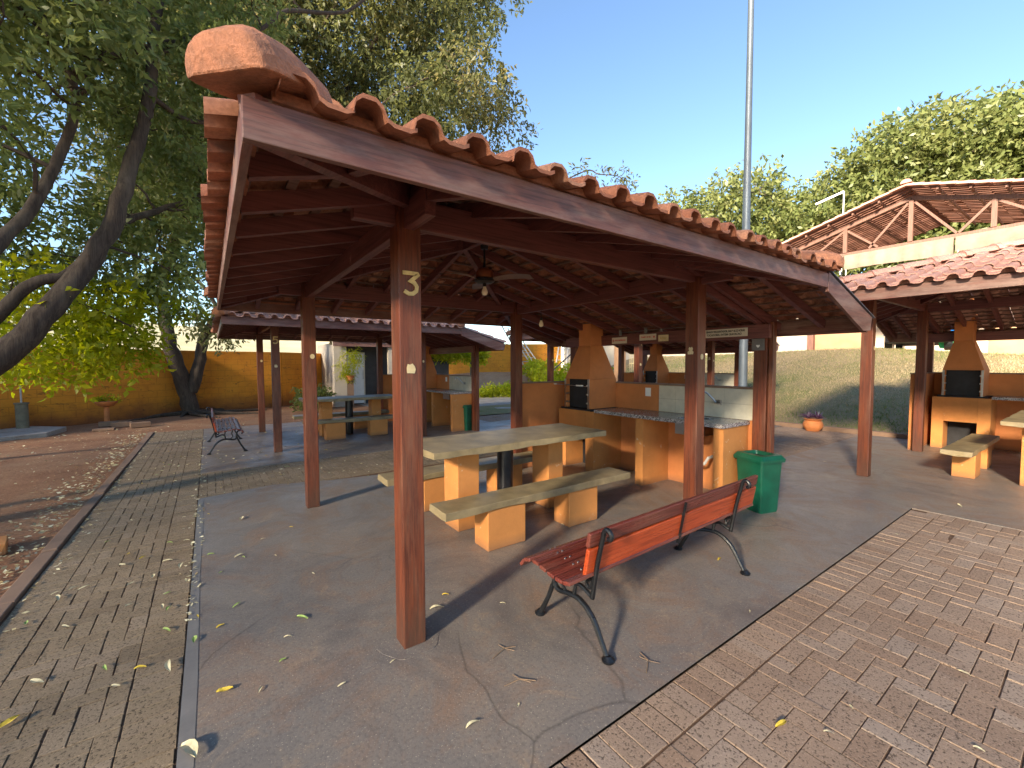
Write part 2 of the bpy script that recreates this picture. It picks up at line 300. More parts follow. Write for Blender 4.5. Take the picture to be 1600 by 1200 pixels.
# ---------------------------------------------------------------- mesh tools
class MB:
    def __init__(s): s.v = []; s.f = []; s.t = []
    def add(s, vs, fs, tint=None):
        o = len(s.v); s.v += [tuple(v) for v in vs]; s.f += [tuple(i+o for i in f) for f in fs]
        s.t += [tint if tint is not None else 0.5]*len(fs)
        return s
    def box(s, x0, x1, y0, y1, z0, z1, tint=None):
        v = [(x, y, z) for x in (x0, x1) for y in (y0, y1) for z in (z0, z1)]
        return s.add(v, [(0, 1, 3, 2), (4, 6, 7, 5), (0, 4, 5, 1), (2, 3, 7, 6), (0, 2, 6, 4), (1, 5, 7, 3)], tint)
    def hexa(s, b, t, tint=None):       # bottom ring and top ring, counter-clockwise
        n = len(b); v = list(b)+list(t)
        f = [tuple(reversed(range(n))), tuple(range(n, 2*n))]+[(i, (i+1) % n, n+(i+1) % n, n+i) for i in range(n)]
        return s.add(v, f, tint)
    def prism(s, poly, axis, a, b, tint=None):   # poly 2D, extruded along axis from a to b
        def P(p, w):
            return {0: (w, p[0], p[1]), 1: (p[0], w, p[1]), 2: (p[0], p[1], w)}[axis]
        return s.hexa([P(p, a) for p in poly], [P(p, b) for p in poly], tint)
    def bar(s, p, q, w, h, up=(0, 0, 1), tint=None):
        p = Vector(p); q = Vector(q); d = (q-p).normalized(); u = Vector(up); r = d.cross(u)
        if r.length < 1e-4: r = d.cross(Vector((1, 0, 0)))
        r.normalize(); u = r.cross(d)
        A = [p+r*a*w/2+u*b*h/2 for a, b in ((-1, -1), (1, -1), (1, 1), (-1, 1))]
        B = [v+(q-p) for v in A]
        return s.hexa(A, B, tint)
    def tube(s, pts, rad, n=8, cap=True, tint=None):
        pts = [Vector(p) for p in pts]
        if not hasattr(rad, '__len__'): rad = [rad]*len(pts)
        vs = []; prev = None
        for i, p in enumerate(pts):
            d = (pts[min(i+1, len(pts)-1)]-pts[max(i-1, 0)]).normalized()
            if prev is None:
                r = d.cross(Vector((0, 0, 1)))
                if r.length < 0.05: r = d.cross(Vector((1, 0, 0)))
            else: r = prev-d*prev.dot(d)
            r.normalize(); prev = r; u = r.cross(d)
            vs += [p+(r*math.cos(2*math.pi*k/n)+u*math.sin(2*math.pi*k/n))*rad[i] for k in range(n)]
        fs = []
        for i in range(len(pts)-1):
            for k in range(n):
                a = i*n+k; b = i*n+(k+1) % n; fs.append((a, b, b+n, a+n))
        if cap: fs += [tuple(reversed(range(n))), tuple(range((len(pts)-1)*n, len(pts)*n))]
        return s.add(vs, fs, tint)
    def lathe(s, prof, c=(0, 0, 0), n=20, tint=None):
        vs = [(c[0]+r*math.cos(2*math.pi*k/n), c[1]+r*math.sin(2*math.pi*k/n), c[2]+z) for r, z in prof for k in range(n)]
        fs = [(i*n+k, i*n+(k+1) % n, (i+1)*n+(k+1) % n, (i+1)*n+k) for i in range(len(prof)-1) for k in range(n)]
        fs += [tuple(reversed(range(n))), tuple(range((len(prof)-1)*n, len(prof)*n))]
        return s.add(vs, fs, tint)
    def mesh(s, name, mat, smooth=False):
        me = bpy.data.meshes.new(name); me.from_pydata(s.v, [], s.f); me.update()
        if mat is not None: me.materials.append(mat)
        a = me.attributes.new('tint', 'FLOAT', 'FACE'); a.data.foreach_set('value', s.t)
        bm = bmesh.new(); bm.from_mesh(me); bmesh.ops.recalc_face_normals(bm, faces=bm.faces); bm.to_mesh(me); bm.free()
        if smooth:
            me.polygons.foreach_set('use_smooth', [True]*len(me.polygons))
            try: me.set_sharp_from_angle(angle=R(40))
            except Exception: pass
        return me
    def build(s, name, mat, parent=None, smooth=False, bev=0, loc=None):
        o = bpy.data.objects.new(name, s.mesh(name, mat, smooth)); COL.objects.link(o)
        if parent is not None: o.parent = parent
        if loc is not None: o.location = loc
        if bev:
            b = o.modifiers.new('bevel', 'BEVEL'); b.width = bev; b.segments = 2; b.limit_method = 'ANGLE'; b.angle_limit = R(40)
        return o
def tag(o, label=None, cat=None, group=None, kind=None):
    if label: o['label'] = label
    if cat: o['category'] = cat
    if group: o['group'] = group
    if kind: o['kind'] = kind
    return o
def thing(name, label, cat, loc=(0, 0, 0), rz=0, group=None):
    o = bpy.data.objects.new(name, None); COL.objects.link(o); o.location = loc; o.rotation_euler = (0, 0, rz)
    o.empty_display_size = 0.1
    return tag(o, label, cat, group)
CH = {}
def kids(o): return [c for c in bpy.data.objects if c.parent is o]
def dup(o, loc=None, rz=None, label=None, group=None, swap=None, parent=None, scale=None):
    c = o.copy(); COL.objects.link(c)
    if parent is not None: c.parent = parent
    if loc is not None: c.location = loc
    if rz is not None: c.rotation_euler = (0, 0, rz)
    if scale is not None: c.scale = scale
    if label: c['label'] = label
    if group: c['group'] = group
    if swap and c.type == 'MESH':
        key = (c.data.name, )
        for a, b in swap.items():
            if c.data.materials and c.data.materials[0] is M[a]:
                if (c.data, b) not in CH:
                    me = c.data.copy(); me.materials[0] = M[b]; CH[(c.data, b)] = me
                c.data = CH[(c.data, b)]; break
    for ch in kids(o): dup(ch, parent=c, swap=swap)
    return c
def text_part(name, body, size, mat, parent, mtx, thick=0.001, width=None, tagd=None):
    cu = bpy.data.curves.new(name, 'FONT'); cu.body = body; cu.size = size; cu.extrude = thick; cu.align_x = 'CENTER'; cu.align_y = 'CENTER'; cu.space_line = 0.95; cu.offset = size*.03
    tmp = bpy.data.objects.new('tmp', cu); COL.objects.link(tmp)
    dg = bpy.context.evaluated_depsgraph_get(); me = bpy.data.meshes.new_from_object(tmp.evaluated_get(dg))
    bpy.data.objects.remove(tmp, do_unlink=True)
    me.name = name
    if width:
        xs = [v.co.x for v in me.vertices]; k = width/(max(xs)-min(xs))
        for v in me.vertices: v.co.x *= k
    me.materials.clear(); me.materials.append(mat)
    me.transform(mtx)
    o = bpy.data.objects.new(name, me); COL.objects.link(o); o.parent = parent
    return o
# facing matrices: text plane x to the right, y up
FACE_MY = Matrix(((1, 0, 0, 0), (0, 0, -1, 0), (0, 1, 0, 0), (0, 0, 0, 1)))     # seen from -Y
FACE_MX = Matrix(((0, 0, -1, 0), (-1, 0, 0, 0), (0, 1, 0, 0), (0, 0, 0, 1)))    # seen from -X
def T(x, y, z): return Matrix.Translation((x, y, z))

# leaves as many small folded quads, one mesh
def leaf_cloud(name, centers, mat, n_per, rad, L, Wd, parent=None, flat=0.6, droop=0.3, ao=None, twig=9, seed=1):
    g = np.random.default_rng(seed)
    C = np.array(centers, float); k = len(C)
    nt_ = max(1, n_per//twig)
    rads = rad*g.uniform(0.75, 1.3, k)
    base = np.repeat(C, nt_, 0); rr_ = np.repeat(rads, nt_)
    d = g.normal(size=base.shape); d /= np.linalg.norm(d, axis=1)[:, None]
    d[:, 2] *= flat
    base = base + d*(g.uniform(0.35, 1.0, len(base))**0.6*rr_)[:, None]
    td = d*0.6+g.normal(size=d.shape)*0.5; td[:, 2] -= droop; td /= np.linalg.norm(td, axis=1)[:, None]
    tw = L*twig*0.33
    P = np.repeat(base, twig, 0); D = np.repeat(td, twig, 0); tt = np.tile(np.linspace(0, 1, twig), len(base))
    P = P + D*(tt*tw)[:, None]+g.normal(size=P.shape)*L*0.15
    side = g.normal(size=P.shape); side -= D*(side*D).sum(1)[:, None]; side /= np.linalg.norm(side, axis=1)[:, None]
    ax = D*0.55+side*0.8; ax[:, 2] -= droop*0.6; ax /= np.linalg.norm(ax, axis=1)[:, None]
    nr = g.normal(size=P.shape); nr[:, 2] += 0.7; wv = np.cross(ax, nr); wv /= np.linalg.norm(wv, axis=1)[:, None]
    sc = g.uniform(0.7, 1.25, len(P))[:, None]
    up = np.cross(wv, ax)*L*0.10
    v0 = P; v1 = P+ax*L*0.45*sc+wv*Wd*0.5*sc+up; v2 = P+ax*L*sc; v3 = P+ax*L*0.45*sc-wv*Wd*0.5*sc+up
    V = np.stack([v0, v1, v2, v3], 1).reshape(-1, 3)
    n = len(P); me = bpy.data.meshes.new(name)
    me.vertices.add(4*n); me.vertices.foreach_set('co', V.ravel())
    me.loops.add(4*n); me.loops.foreach_set('vertex_index', np.arange(4*n, dtype=np.int32))
    me.polygons.add(n); me.polygons.foreach_set('loop_start', np.arange(0, 4*n, 4, dtype=np.int32)); me.polygons.foreach_set('loop_total', np.full(n, 4, dtype=np.int32))
    me.update(); me.validate()
    tint = np.clip(np.repeat(g.uniform(0.1, 0.9, k), nt_*twig)*0.5+g.uniform(0, 0.5, n), 0, 1)
    a = me.attributes.new('tint', 'FLOAT', 'FACE'); a.data.foreach_set('value', tint.astype(np.float32))
    me.materials.append(mat)
    o = bpy.data.objects.new(name, me); COL.objects.link(o)
    if parent is not None: o.parent = parent
    return o
def limb(mb, pts, r0, r1, n=8, wob=0.0):
    P = [Vector(p) for p in pts]; out = []; sub = 4
    for i in range(len(P)-1):
        p0 = P[max(i-1, 0)]; p1 = P[i]; p2 = P[i+1]; p3 = P[min(i+2, len(P)-1)]
        for k in range(sub):
            t = k/sub
            out.append(0.5*((2*p1)+(-p0+p2)*t+(2*p0-5*p1+4*p2-p3)*t*t+(-p0+3*p1-3*p2+p3)*t**3)+Vector((random.gauss(0, wob), random.gauss(0, wob), random.gauss(0, wob))))
    out.append(P[-1]); m_ = len(out)
    mb.tube(out, [(r0+(r1-r0)*i/(m_-1))*random.uniform(0.94, 1.06) for i in range(m_)], n)
    return out
def tree(name, label, limbs, clumps, mat, n_per, rad, L, Wd, group=None, branch_r=0.035, seed=1, twig=9, flat=0.7, droop=0.3, every=1):
    base = limbs[0][0][0]
    t = thing(name, label, 'tree', base, 0, group)
    off = Vector(base); mb = MB(); nodes = []
    for pts, r0, r1 in limbs:
        nodes += [(p, r0) for p in limb(mb, [Vector(p)-off for p in pts], r0, r1, 10, r0*0.06)]
    for i, c in enumerate(clumps):
        if i % every: continue
        c = Vector(c)-off
        near = min(nodes, key=lambda q: (q[0]-c).length+0.35*max(0, q[0].z-c.z))
        a = near[0]; mid = a.lerp(c, 0.5)+Vector((random.gauss(0, .12), random.gauss(0, .12), 0.12*(c-a).length))
        new = limb(mb, [a, mid, c], min(branch_r, near[1]*0.5)*(0.6+0.25*(c-a).length), branch_r*0.25, 5, 0.015)
        nodes += [(p, branch_r) for p in new[2:-1:3]]
    mb.build('trunk', M['bark'], t, True)
    leaf_cloud('crown', [Vector(c)-off for c in clumps], mat, n_per, rad, L, Wd, t, flat, droop, twig=twig, seed=seed)
    return t
# ================================================================ SETTING: ground
def structure(name, mb, mat, **k):
    return tag(mb.build(name, mat, **k), kind='structure')
def sheet(name, polys, z, mat):
    mb = MB()
    for p in polys: mb.add([(x, y, z) for x, y in p], [tuple(range(len(p)))])
    return structure(name, mb, mat)
sheet('ground', [[(-60, -60), (80, -60), (80, 90), (-60, 90)]], -0.075, M['soil'])
# left dirt bed, slightly uneven, and bare earth behind the kiosks
def grid_mesh(name, x0, x1, y0, y1, nx, ny, zf, mat, kind='structure'):
    mb = MB(); vs = [(x0+(x1-x0)*i/nx, y0+(y1-y0)*j/ny, 0) for j in range(ny+1) for i in range(nx+1)]
    vs = [(x, y, zf(x, y)) for x, y, _ in vs]
    fs = [(j*(nx+1)+i, j*(nx+1)+i+1, (j+1)*(nx+1)+i+1, (j+1)*(nx+1)+i) for j in range(ny) for i in range(nx)]
    mb.add(vs, fs); o = mb.build(name, mat, smooth=True); return tag(o, kind=kind)
def hn(x, y, a=1.0):
    return a*(0.5*math.sin(1.3*x+0.7*y)+0.3*math.sin(2.9*y-1.1*x+2)+0.2*math.sin(5.1*x+4.3*y))
grid_mesh('dirt_bed', -16, -2.06, -6, 18, 70, 100, lambda x, y: -0.015+0.018*hn(x, y)+(0.0 if x > -2.5 else 0.015), M['soil'])
grid_mesh('earth_yard', -2.06, 4, 10.9, 18.2, 40, 40, lambda x, y: -0.012+0.010*hn(x, y), M['soil'])
BZ = -0.006
sheet('paver_bed', [[(-1.99, -5), (-1.0, -5), (-1.0, 10.95), (-1.99, 10.95)], [(-1.0, 3.7), (5.42, 3.7), (5.42, 6.0), (-1.0, 6.0)], [(-1.0, -7), (5.5, -7), (5.5, -.9), (-1.0, -.9)],
                    [(5.42, .9), (11.0, .9), (11.0, 2.8), (5.42, 2.8)], [(5.42, 7.5), (11, 7.5), (11, 12.5), (5.42, 12.5)]], -0.0125, M['joint'])
def pavers(name, regions, mat, holes=(), herr=None, unit=0.103, seed=3):
    """herringbone field plus a soldier course; every brick a bevelled block, one surface"""
    rd = random.Random(seed); mb = MB(); g = 0.005
    def brick(x0, x1, y0, y1):
        cx, cy = (x0+x1)/2, (y0+y1)/2
        for hx0, hx1, hy0, hy1 in holes:
            if hx0 < cx < hx1 and hy0 < cy < hy1: return
        x0 += g*rd.uniform(.2, 1.1); x1 -= g*rd.uniform(.2, 1.1); y0 += g*rd.uniform(.2, .9); y1 -= g*rd.uniform(.2, .9)
        z = BZ+rd.gauss(0, 0.0011)-(.004 if rd.random() < .03 else 0); a = rd.gauss(0, .0010); b = 0.0022; bz = .0018; c = rd.gauss(0, .0009); t = min(1, max(0, rd.gauss(.5, .24)))
        o = [(x0, y0, -.04), (x1, y0, -.04), (x1, y1, -.04), (x0, y1, -.04)]
        md = [(x0, y0, z-bz), (x1, y0, z-bz), (x1, y1, z-bz), (x0, y1, z-bz)]
        tp = [(x0+b, y0+b, z+a), (x1-b, y0+b, z+c), (x1-b, y1-b, z-a), (x0+b, y1-b, z-c)]
        f = []
        for i in range(4):
            j = (i+1) % 4; f += [(i, j, 4+j, 4+i), (4+i, 4+j, 8+j, 8+i)]
        f.append((8, 9, 10, 11)); mb.add(o+md+tp, f, t)
    for (x0, x1, y0, y1, style) in regions:
        if style == 'sx':       # soldier course: bricks long across x, stacked along y
            y = y0
            while y < y1: brick(x0, x1, y, y+unit); y += unit
        elif style == 'sy':
            x = x0
            while x < x1: brick(x, x+unit, y0, y1); x += unit
        else:
            nx = int(round((x1-x0)/unit)); ny = int(round((y1-y0)/unit)); ux = (x1-x0)/nx; uy = (y1-y0)/ny
            for i in range(-1, nx):
                for j in range(-1, ny):
                    d = (i-j) % 4
                    if d == 0: a0, a1, b0, b1 = i, i+2, j, j+1
                    elif d == 3: a0, a1, b0, b1 = i, i+1, j, j+2
                    else: continue
                    a0 = max(a0, 0); a1 = min(a1, nx); b0 = max(b0, 0); b1 = min(b1, ny)
                    if a1 > a0 and b1 > b0: brick(x0+a0*ux, x0+a1*ux, y0+b0*uy, y0+b1*uy)
    return structure(name, mb, mat)
pavers('brick_path', [(-1.95, -1.745, -4, 10.9, 'sx'), (-1.745, -1.21, -4, 10.9, 'h'), (-1.21, -1.005, -4, 10.9, 'sx'), (-1.0, 5.4, 4.04, 5.52, 'h')], M['brick_grey'], unit=.0885)
pavers('brick_paving', [(-0.6, 5.25, -1.208, -1.003, 'sy'), (5.215, 5.42, -6.2, -1.215, 'sx'), (-0.6, 5.215, -6.2, -1.215, 'h')], M['brick_red'], seed=5, unit=0.108)
pavers('brick_walkway', [(5.42, 10.95, 0.97, 2.6, 'h'), (5.42, 10.95, 7.7, 9.0, 'h')], M['brick_red'], seed=8)
# kerb beside the left path
mb = MB(); y = -3.0; k = 0
while y < 10.9:
    mb.box(-2.06+random.uniform(-.006, .006), -1.962, y, y+0.98, -.05, 0.012+random.uniform(-.006, .01)); y += 1.0
structure('path_kerb', mb, M['kerb'], bev=.008)
# concrete slabs
def slab(name, poly, z=0.0, mat='slab', th=.06):
    mb = MB(); mb.hexa([(x, y, z-th) for x, y in poly], [(x, y, z) for x, y in poly]); return structure(name, mb, M[mat])
slab('concrete_slab', [(-1.0, -1.0), (5.42, -1.0), (5.42, 3.9), (1.3, 3.86), (.55, 3.98), (-.2, 4.2), (-.62, 4.12), (-1.0, 4.04)])
slab('kiosk_slab', [(-1.0, 5.53), (5.42, 5.53), (5.42, 10.9), (-1.0, 10.9)])
slab('kiosk_slab', [(5.424, -6.5), (11.0, -6.5), (11.0, 0.96), (5.424, 0.96)])
slab('kiosk_slab', [(5.424, 2.62), (11.0, 2.62), (11.0, 7.7), (5.424, 7.7)])
slab('cement_strip', [(-1.0, -1.0), (-.948, -1.0), (-.94, .4), (-.95, 1.7), (-.942, 3.0), (-.95, 4.04), (-1.0, 4.04)], 0.002, 'strip', .02)
slab('cement_strip', [(-.945, -1.0), (5.41, -1.0), (5.41, -.93), (4.3, -.915), (3.2, -.925), (2.3, -.905), (1.4, -.93), (.4, -.915), (-.93, -.935)], 0.0015, 'slab', .02)
# patch of newer cement around the front posts
for (px, py) in ((0, 0), (2.85, 0)):
    mb = MB(); pts = [(px+.06+math.cos(a)*(.17+.03*math.sin(3*a)), py+.04+math.sin(a)*(.15+.03*math.cos(2*a))) for a in [i*math.pi/9 for i in range(18)]]
    mb.hexa([(x, y, 0.0005) for x, y in pts], [(x, y, 0.0025) for x, y in pts]); structure('cement_patch', mb, M['slab'])
# kerb and lawn bank on the right
mb = MB(); y = -8.0
while y < 13: mb.box(11.0, 11.12, y, y+.97, -.05, .09+random.uniform(-.006, .006)); y += .985
structure('lawn_kerb', mb, M['kerb'], bev=.01)
def lawn_z(x, y):
    t = min(1, max(0, (x-11.1)/7.0)); h = 2.08-0.10*max(0, -(y-2.5))*0.9+(-.02*max(0, y-3))
    h = max(1.72, h); s = 0.75*t+0.25*math.sin(t*math.pi/2)
    return 0.02+h*s+0.02*hn(x, y)*min(1, t*5)
lawn = grid_mesh('lawn_bank', 11.12, 18.2, -14, 13, 60, 150, lawn_z, M['lawn'])
grid_mesh('upper_terrace', 18.2, 60, -20, 40, 30, 40, lambda x, y: lawn_z(18.2, y)-.01, M['dirt_bank'])
# short grass blades over the bank
def grass(name, n, x0, x1, y0, y1, zf, hgt, mat, seed=4, thr=None):
    g = np.random.default_rng(seed); X = g.uniform(x0, x1, n); Y = g.uniform(y0, y1, n)
    Z = np.array([zf(a, b) for a, b in zip(X, Y)]); an = g.uniform(0, 6.28, n); h = hgt*g.uniform(.5, 1.4, n); w = h*.16
    dx = np.cos(an)*w; dy = np.sin(an)*w; lx = g.normal(0, .5, n)*h; ly = g.normal(0, .5, n)*h
    V = np.stack([np.stack([X-dx, Y-dy, Z], 1), np.stack([X+dx, Y+dy, Z], 1), np.stack([X+lx, Y+ly, Z+h], 1)], 1).reshape(-1, 3)
    me = bpy.data.meshes.new(name); me.vertices.add(3*n); me.vertices.foreach_set('co', V.ravel()); me.loops.add(3*n)
    me.loops.foreach_set('vertex_index', np.arange(3*n, dtype=np.int32)); me.polygons.add(n)
    me.polygons.foreach_set('loop_start', np.arange(0, 3*n, 3, dtype=np.int32)); me.polygons.foreach_set('loop_total', np.full(n, 3, dtype=np.int32)); me.update()
    tint = np.clip(0.5+0.5*np.sin(X*.9+Y*.6)*np.cos(Y*.45)+g.normal(0, .25, n)-.25*(X < 11.9), 0, 1)
    a = me.attributes.new('tint', 'FLOAT', 'FACE'); a.data.foreach_set('value', tint.astype(np.float32)); me.materials.append(mat)
    o = bpy.data.objects.new(name, me); COL.objects.link(o); return tag(o, 'short dry patchy grass on the bank', 'grass', kind='stuff')
M['grass'] = leaf_mat('dry_grass', (0.15, 0.19, 0.055), (0.33, 0.26, 0.14), (0.44, 0.34, 0.21), 0.3, 0.8)
grass('grass', 60000, 11.13, 18.2, -4, 12, lawn_z, .05, M['grass'])
# back area: pale path, grass strip, dirt bank, hill
sheet('back_path', [[(4, 12.3), (9.6, 9.5), (15, 12.5), (8.4, 17.0), (4, 18.5)]], 0.0, M['pinkwall'])
M['pale_path'] = simple('pale_path', (0.30, 0.26, 0.22), 0.8, 0, .2, 2); bpy.data.objects['back_path'].data.materials[0] = M['pale_path']
grid_mesh('grass_strip', 5.5, 11, 9.05, 11.6, 20, 10, lambda x, y: 0.006+.01*hn(x, y), M['lawn'])
def bank_z(x, y):
    d = (x*0.62+y*0.78-19.9)     # distance beyond the hedge line
    return 0.0 if d < 0 else min(1.35, 0.42*d)+0.03*hn(x*2, y*2)
grid_mesh('dirt_bank', 4.0, 18.3, 10.5, 26, 60, 60, lambda x, y: bank_z(x, y)-.02, M['dirt_bank'])
def hill_z(x, y):
    r = math.hypot(x+1, y+2); t = min(1, max(0, (r-26)/45)); return -0.2+9.5*t*(0.8+0.2*math.sin(x*.09+1)*math.cos(y*.06))
mb = MB(); NA, NR = 60, 14; vs = []; fs = []
for j in range(NR+1):
    rad = 26+j*9.0
    for i in range(NA+1):
        a = R(72+110*i/NA); x = -1+rad*math.cos(a); y = -2+rad*math.sin(a); vs.append((x, y, hill_z(x, y)))
for j in range(NR):
    for i in range(NA): k = j*(NA+1)+i; fs.append((k, k+1, k+NA+2, k+NA+1))
mb.add(vs, fs); structure('hill', mb, M['hill'], smooth=True)

# ================================================================ walls
def wall_seg(name, label, pts, z0, z1, th, mat, cap=None, group=None):
    """one run of wall through the points"""
    a = Vector((*pts[0], 0)); t = thing(name, label, 'wall', a, 0, group); mb = MB()
    for p, q in zip(pts, pts[1:]):
        p = Vector((*p, 0))-a; q = Vector((*q, 0))-a; L = (q-p).length; d = (q-p)/L; n = Vector((-d.y, d.x, 0))*th/2
        q = q+d*0.001
        mb.hexa([p-n+Vector((0, 0, z0)), q-n+Vector((0, 0, z0)), q+n+Vector((0, 0, z0)), p+n+Vector((0, 0, z0))], [p-n+Vector((0, 0, z1)), q-n+Vector((0, 0, z1)), q+n+Vector((0, 0, z1)), p+n+Vector((0, 0, z1))])
    mb.build('masonry', mat, t); return t
wall_seg('boundary_wall', 'long weathered orange block wall behind the tall forked tree', [(-16, 5.2), (-9.5, 9.0), (-4.6, 13.35), (-1.3, 15.85), (1.4, 16.5), (3.2, 17.9)], -.1, 2.08, .16, M['orange_wall'])
wall_seg('boundary_wall', 'sunlit orange wall on top of the bare dirt bank with ladders', [(9.0, 21.2), (12.0, 19.5), (16.0, 16.6)], .3, 2.75, .16, M['orange_wall'])
wall_seg('garden_wall', 'pale rendered wall between orange wall and barred gate', [(16.1, 16.4), (17.6, 13.5), (19.2, 11.0)], .5, 3.0, .16, M['pinkwall'])
# ================================================================ KIOSK
PW, DX, DY = .13, 2.85, 2.89
PITCHR = .27; ZE = 2.36
XL, XR, YF, YB = -.80, 3.45, -.87, 3.78
def stroke(mb, pts, w, t, place):
    """flat ribbon through 2D pts, placed by place(x, y, depth)"""
    P = [Vector(p) for p in pts]; Lf, Rt = [], []
    for i, p in enumerate(P):
        d0 = (P[i]-P[i-1]).normalized() if i else (P[1]-P[0]).normalized()
        d1 = (P[i+1]-P[i]).normalized() if i < len(P)-1 else d0
        n0 = Vector((-d0.y, d0.x)); n1 = Vector((-d1.y, d1.x)); n = (n0+n1).normalized(); k = w/2/max(.45, n.dot(n1))
        Lf.append(p+n*k); Rt.append(p-n*k)
    for i in range(len(P)-1):
        q = [Rt[i], Rt[i+1], Lf[i+1], Lf[i]]
        mb.hexa([place(v.x, v.y, 0) for v in q], [place(v.x, v.y, t) for v in q])
def ju_skip(ua, va, u0, u1): return (u1-u0) < 5.0 and va < .1 and ua < u0+.1
def tiles_plane(mb, place, u0, u1, v0, v1, inside, rd, cw=.2, cl=.37):
    prof = [(0, 0), (.008, .030), (.028, .047), (.068, .048), (.092, .030), (.104, .0), (.125, -.010), (.178, -.010), (.202, .002)]
    th = .014; nu = int(round((u1-u0)/cw)); nv = int(math.ceil((v1-v0)/cl-1e-6)); n = len(prof)
    for j in range(nv):
        for i in range(nu):
            ua = u0+i*cw; va = v0+j*cl; vb = min(va+cl+.01, v1)
            if not inside(ua+cw/2, va+.03) and not inside(ua+cw/2, vb) and not inside(ua, (va+vb)/2) and not inside(ua+cw, (va+vb)/2): continue
            if v0 > -.5 and ju_skip(ua, va, u0, u1): continue
            ju = rd.gauss(0, .003); jv = rd.gauss(0, .010); jz = rd.gauss(0, .003); tw = rd.gauss(0, .004)
            loop = [(x, z) for x, z in prof]+[(x, z-th) for x, z in reversed(prof)]
            A = [place(ua+ju+x, va-.035+jv, z+.021+jz+tw*(x-.1)/.1) for x, z in loop]; B = [place(ua+ju+x*.96+.004, vb+jv, z*.96+.001+jz) for x, z in loop]
            m_ = 2*n; o = [(k, (k+1) % m_, m_+(k+1) % m_, m_+k) for k in range(m_)]
            o += [(k, k+1, 2*n-2-k, 2*n-1-k) for k in range(n-1)]+[(m_+k, m_+2*n-1-k, m_+2*n-2-k, m_+k+1) for k in range(n-1)]
            mb.add(A+B, o, min(1, max(0, rd.gauss(.45, .28))))
def clip_mb(mb, planes):
    me = bpy.data.meshes.new('x'); me.from_pydata(mb.v, [], mb.f); a = me.attributes.new('tint', 'FLOAT', 'FACE'); a.data.foreach_set('value', mb.t)
    bm = bmesh.new(); bm.from_mesh(me)
    for co, no in planes: bmesh.ops.bisect_plane(bm, geom=bm.verts[:]+bm.edges[:]+bm.faces[:], plane_co=co, plane_no=no, clear_outer=True, dist=1e-5)
    lay = bm.faces.layers.float.get('tint'); bm.verts.index_update()
    vs = [v.co[:] for v in bm.verts]; fs = [tuple(v.index for v in f.verts) for f in bm.faces]; ts = [f[lay] for f in bm.faces]
    bm.free(); bpy.data.meshes.remove(me); r = MB(); r.v = vs; r.f = fs; r.t = ts; return r
def roof_tiles():
    out = MB(); rd = random.Random(21)
    def put(sub):
        o = len(out.v); out.v += sub.v; out.f += [tuple(i+o for i in f) for f in sub.f]; out.t += sub.t
    k = PITCHR
    # front
    m1 = MB(); tiles_plane(m1, lambda u, v, z: (u, YF+v, ZE+k*v+z), XL-.06, XR+.0, 0, 2.13, lambda u, v: v < u-XL+.05 and v < XR-u+.05, rd, .193)
    put(clip_mb(m1, [((XL, YF, 0), (-1, 1, 0)), ((XR, YF, 0), (1, 1, 0))]))
    m1 = MB(); tiles_plane(m1, lambda u, v, z: (u, YB-v, ZE+k*v+z), XL+.02, XR+.0, 0, 2.13, lambda u, v: v < u-XL+.05 and v < XR-u+.05, rd)
    put(clip_mb(m1, [((XL, YB, 0), (-1, -1, 0)), ((XR, YB, 0), (1, -1, 0))]))
    m1 = MB(); tiles_plane(m1, lambda u, v, z: (XL+v, u, ZE+k*v+z), YF+.02, YB, 0, 2.125, lambda u, v: v < u-YF+.05 and v < YB-u+.05, rd)
    put(clip_mb(m1, [((XL, YF, 0), (1, -1, 0)), ((XL, YB, 0), (1, 1, 0))]))
    m1 = MB(); tiles_plane(m1, lambda u, v, z: (XR-v, u, ZE+k*v+z), YF+.02, YB, 0, 2.125, lambda u, v: v < u-YF+.05 and v < YB-u+.05, rd)
    put(clip_mb(m1, [((XR, YF, 0), (-1, -1, 0)), ((XR, YB, 0), (-1, 1, 0))]))
    m1 = MB(); tiles_plane(m1, lambda u, v, z: (XR-v, u, ZE+k*v+z), -.80, 3.74, -1.11, 0.05, lambda u, v: True, rd)
    put(m1)
    return out
def arch_row(mb, p, q, r0, n, first=True, rd=random, L=None):
    p = Vector(p); q = Vector(q); D = q-p; d = D.normalized(); s = d.cross(Vector((0, 0, 1))).normalized(); u = s.cross(d)
    step = D.length/n
    for i in range(n):
        a = p+d*(step*i-(.05 if i else 0)); b = p+d*step*(i+1)
        ra, rb = r0*1.12, r0*.9; t = min(1, max(0, rd.gauss(.5, .22)))
        prof = [(math.cos(x), math.sin(x)) for x in [math.pi*j/8 for j in range(9)]]
        for (A, ra_, B, rb_) in ((a, ra, a+d*.06, ra*1.0), (a+d*.06, ra*.95, b, rb)):
            mb.hexa([A+s*c*ra_+u*sn*ra_*.85+u*.012-u*.05 for c, sn in prof], [B+s*c*rb_+u*sn*rb_*.85-u*.05 for c, sn in prof], t)
APX = (1.325, 1.255); APZ = ZE+PITCHR*2.125
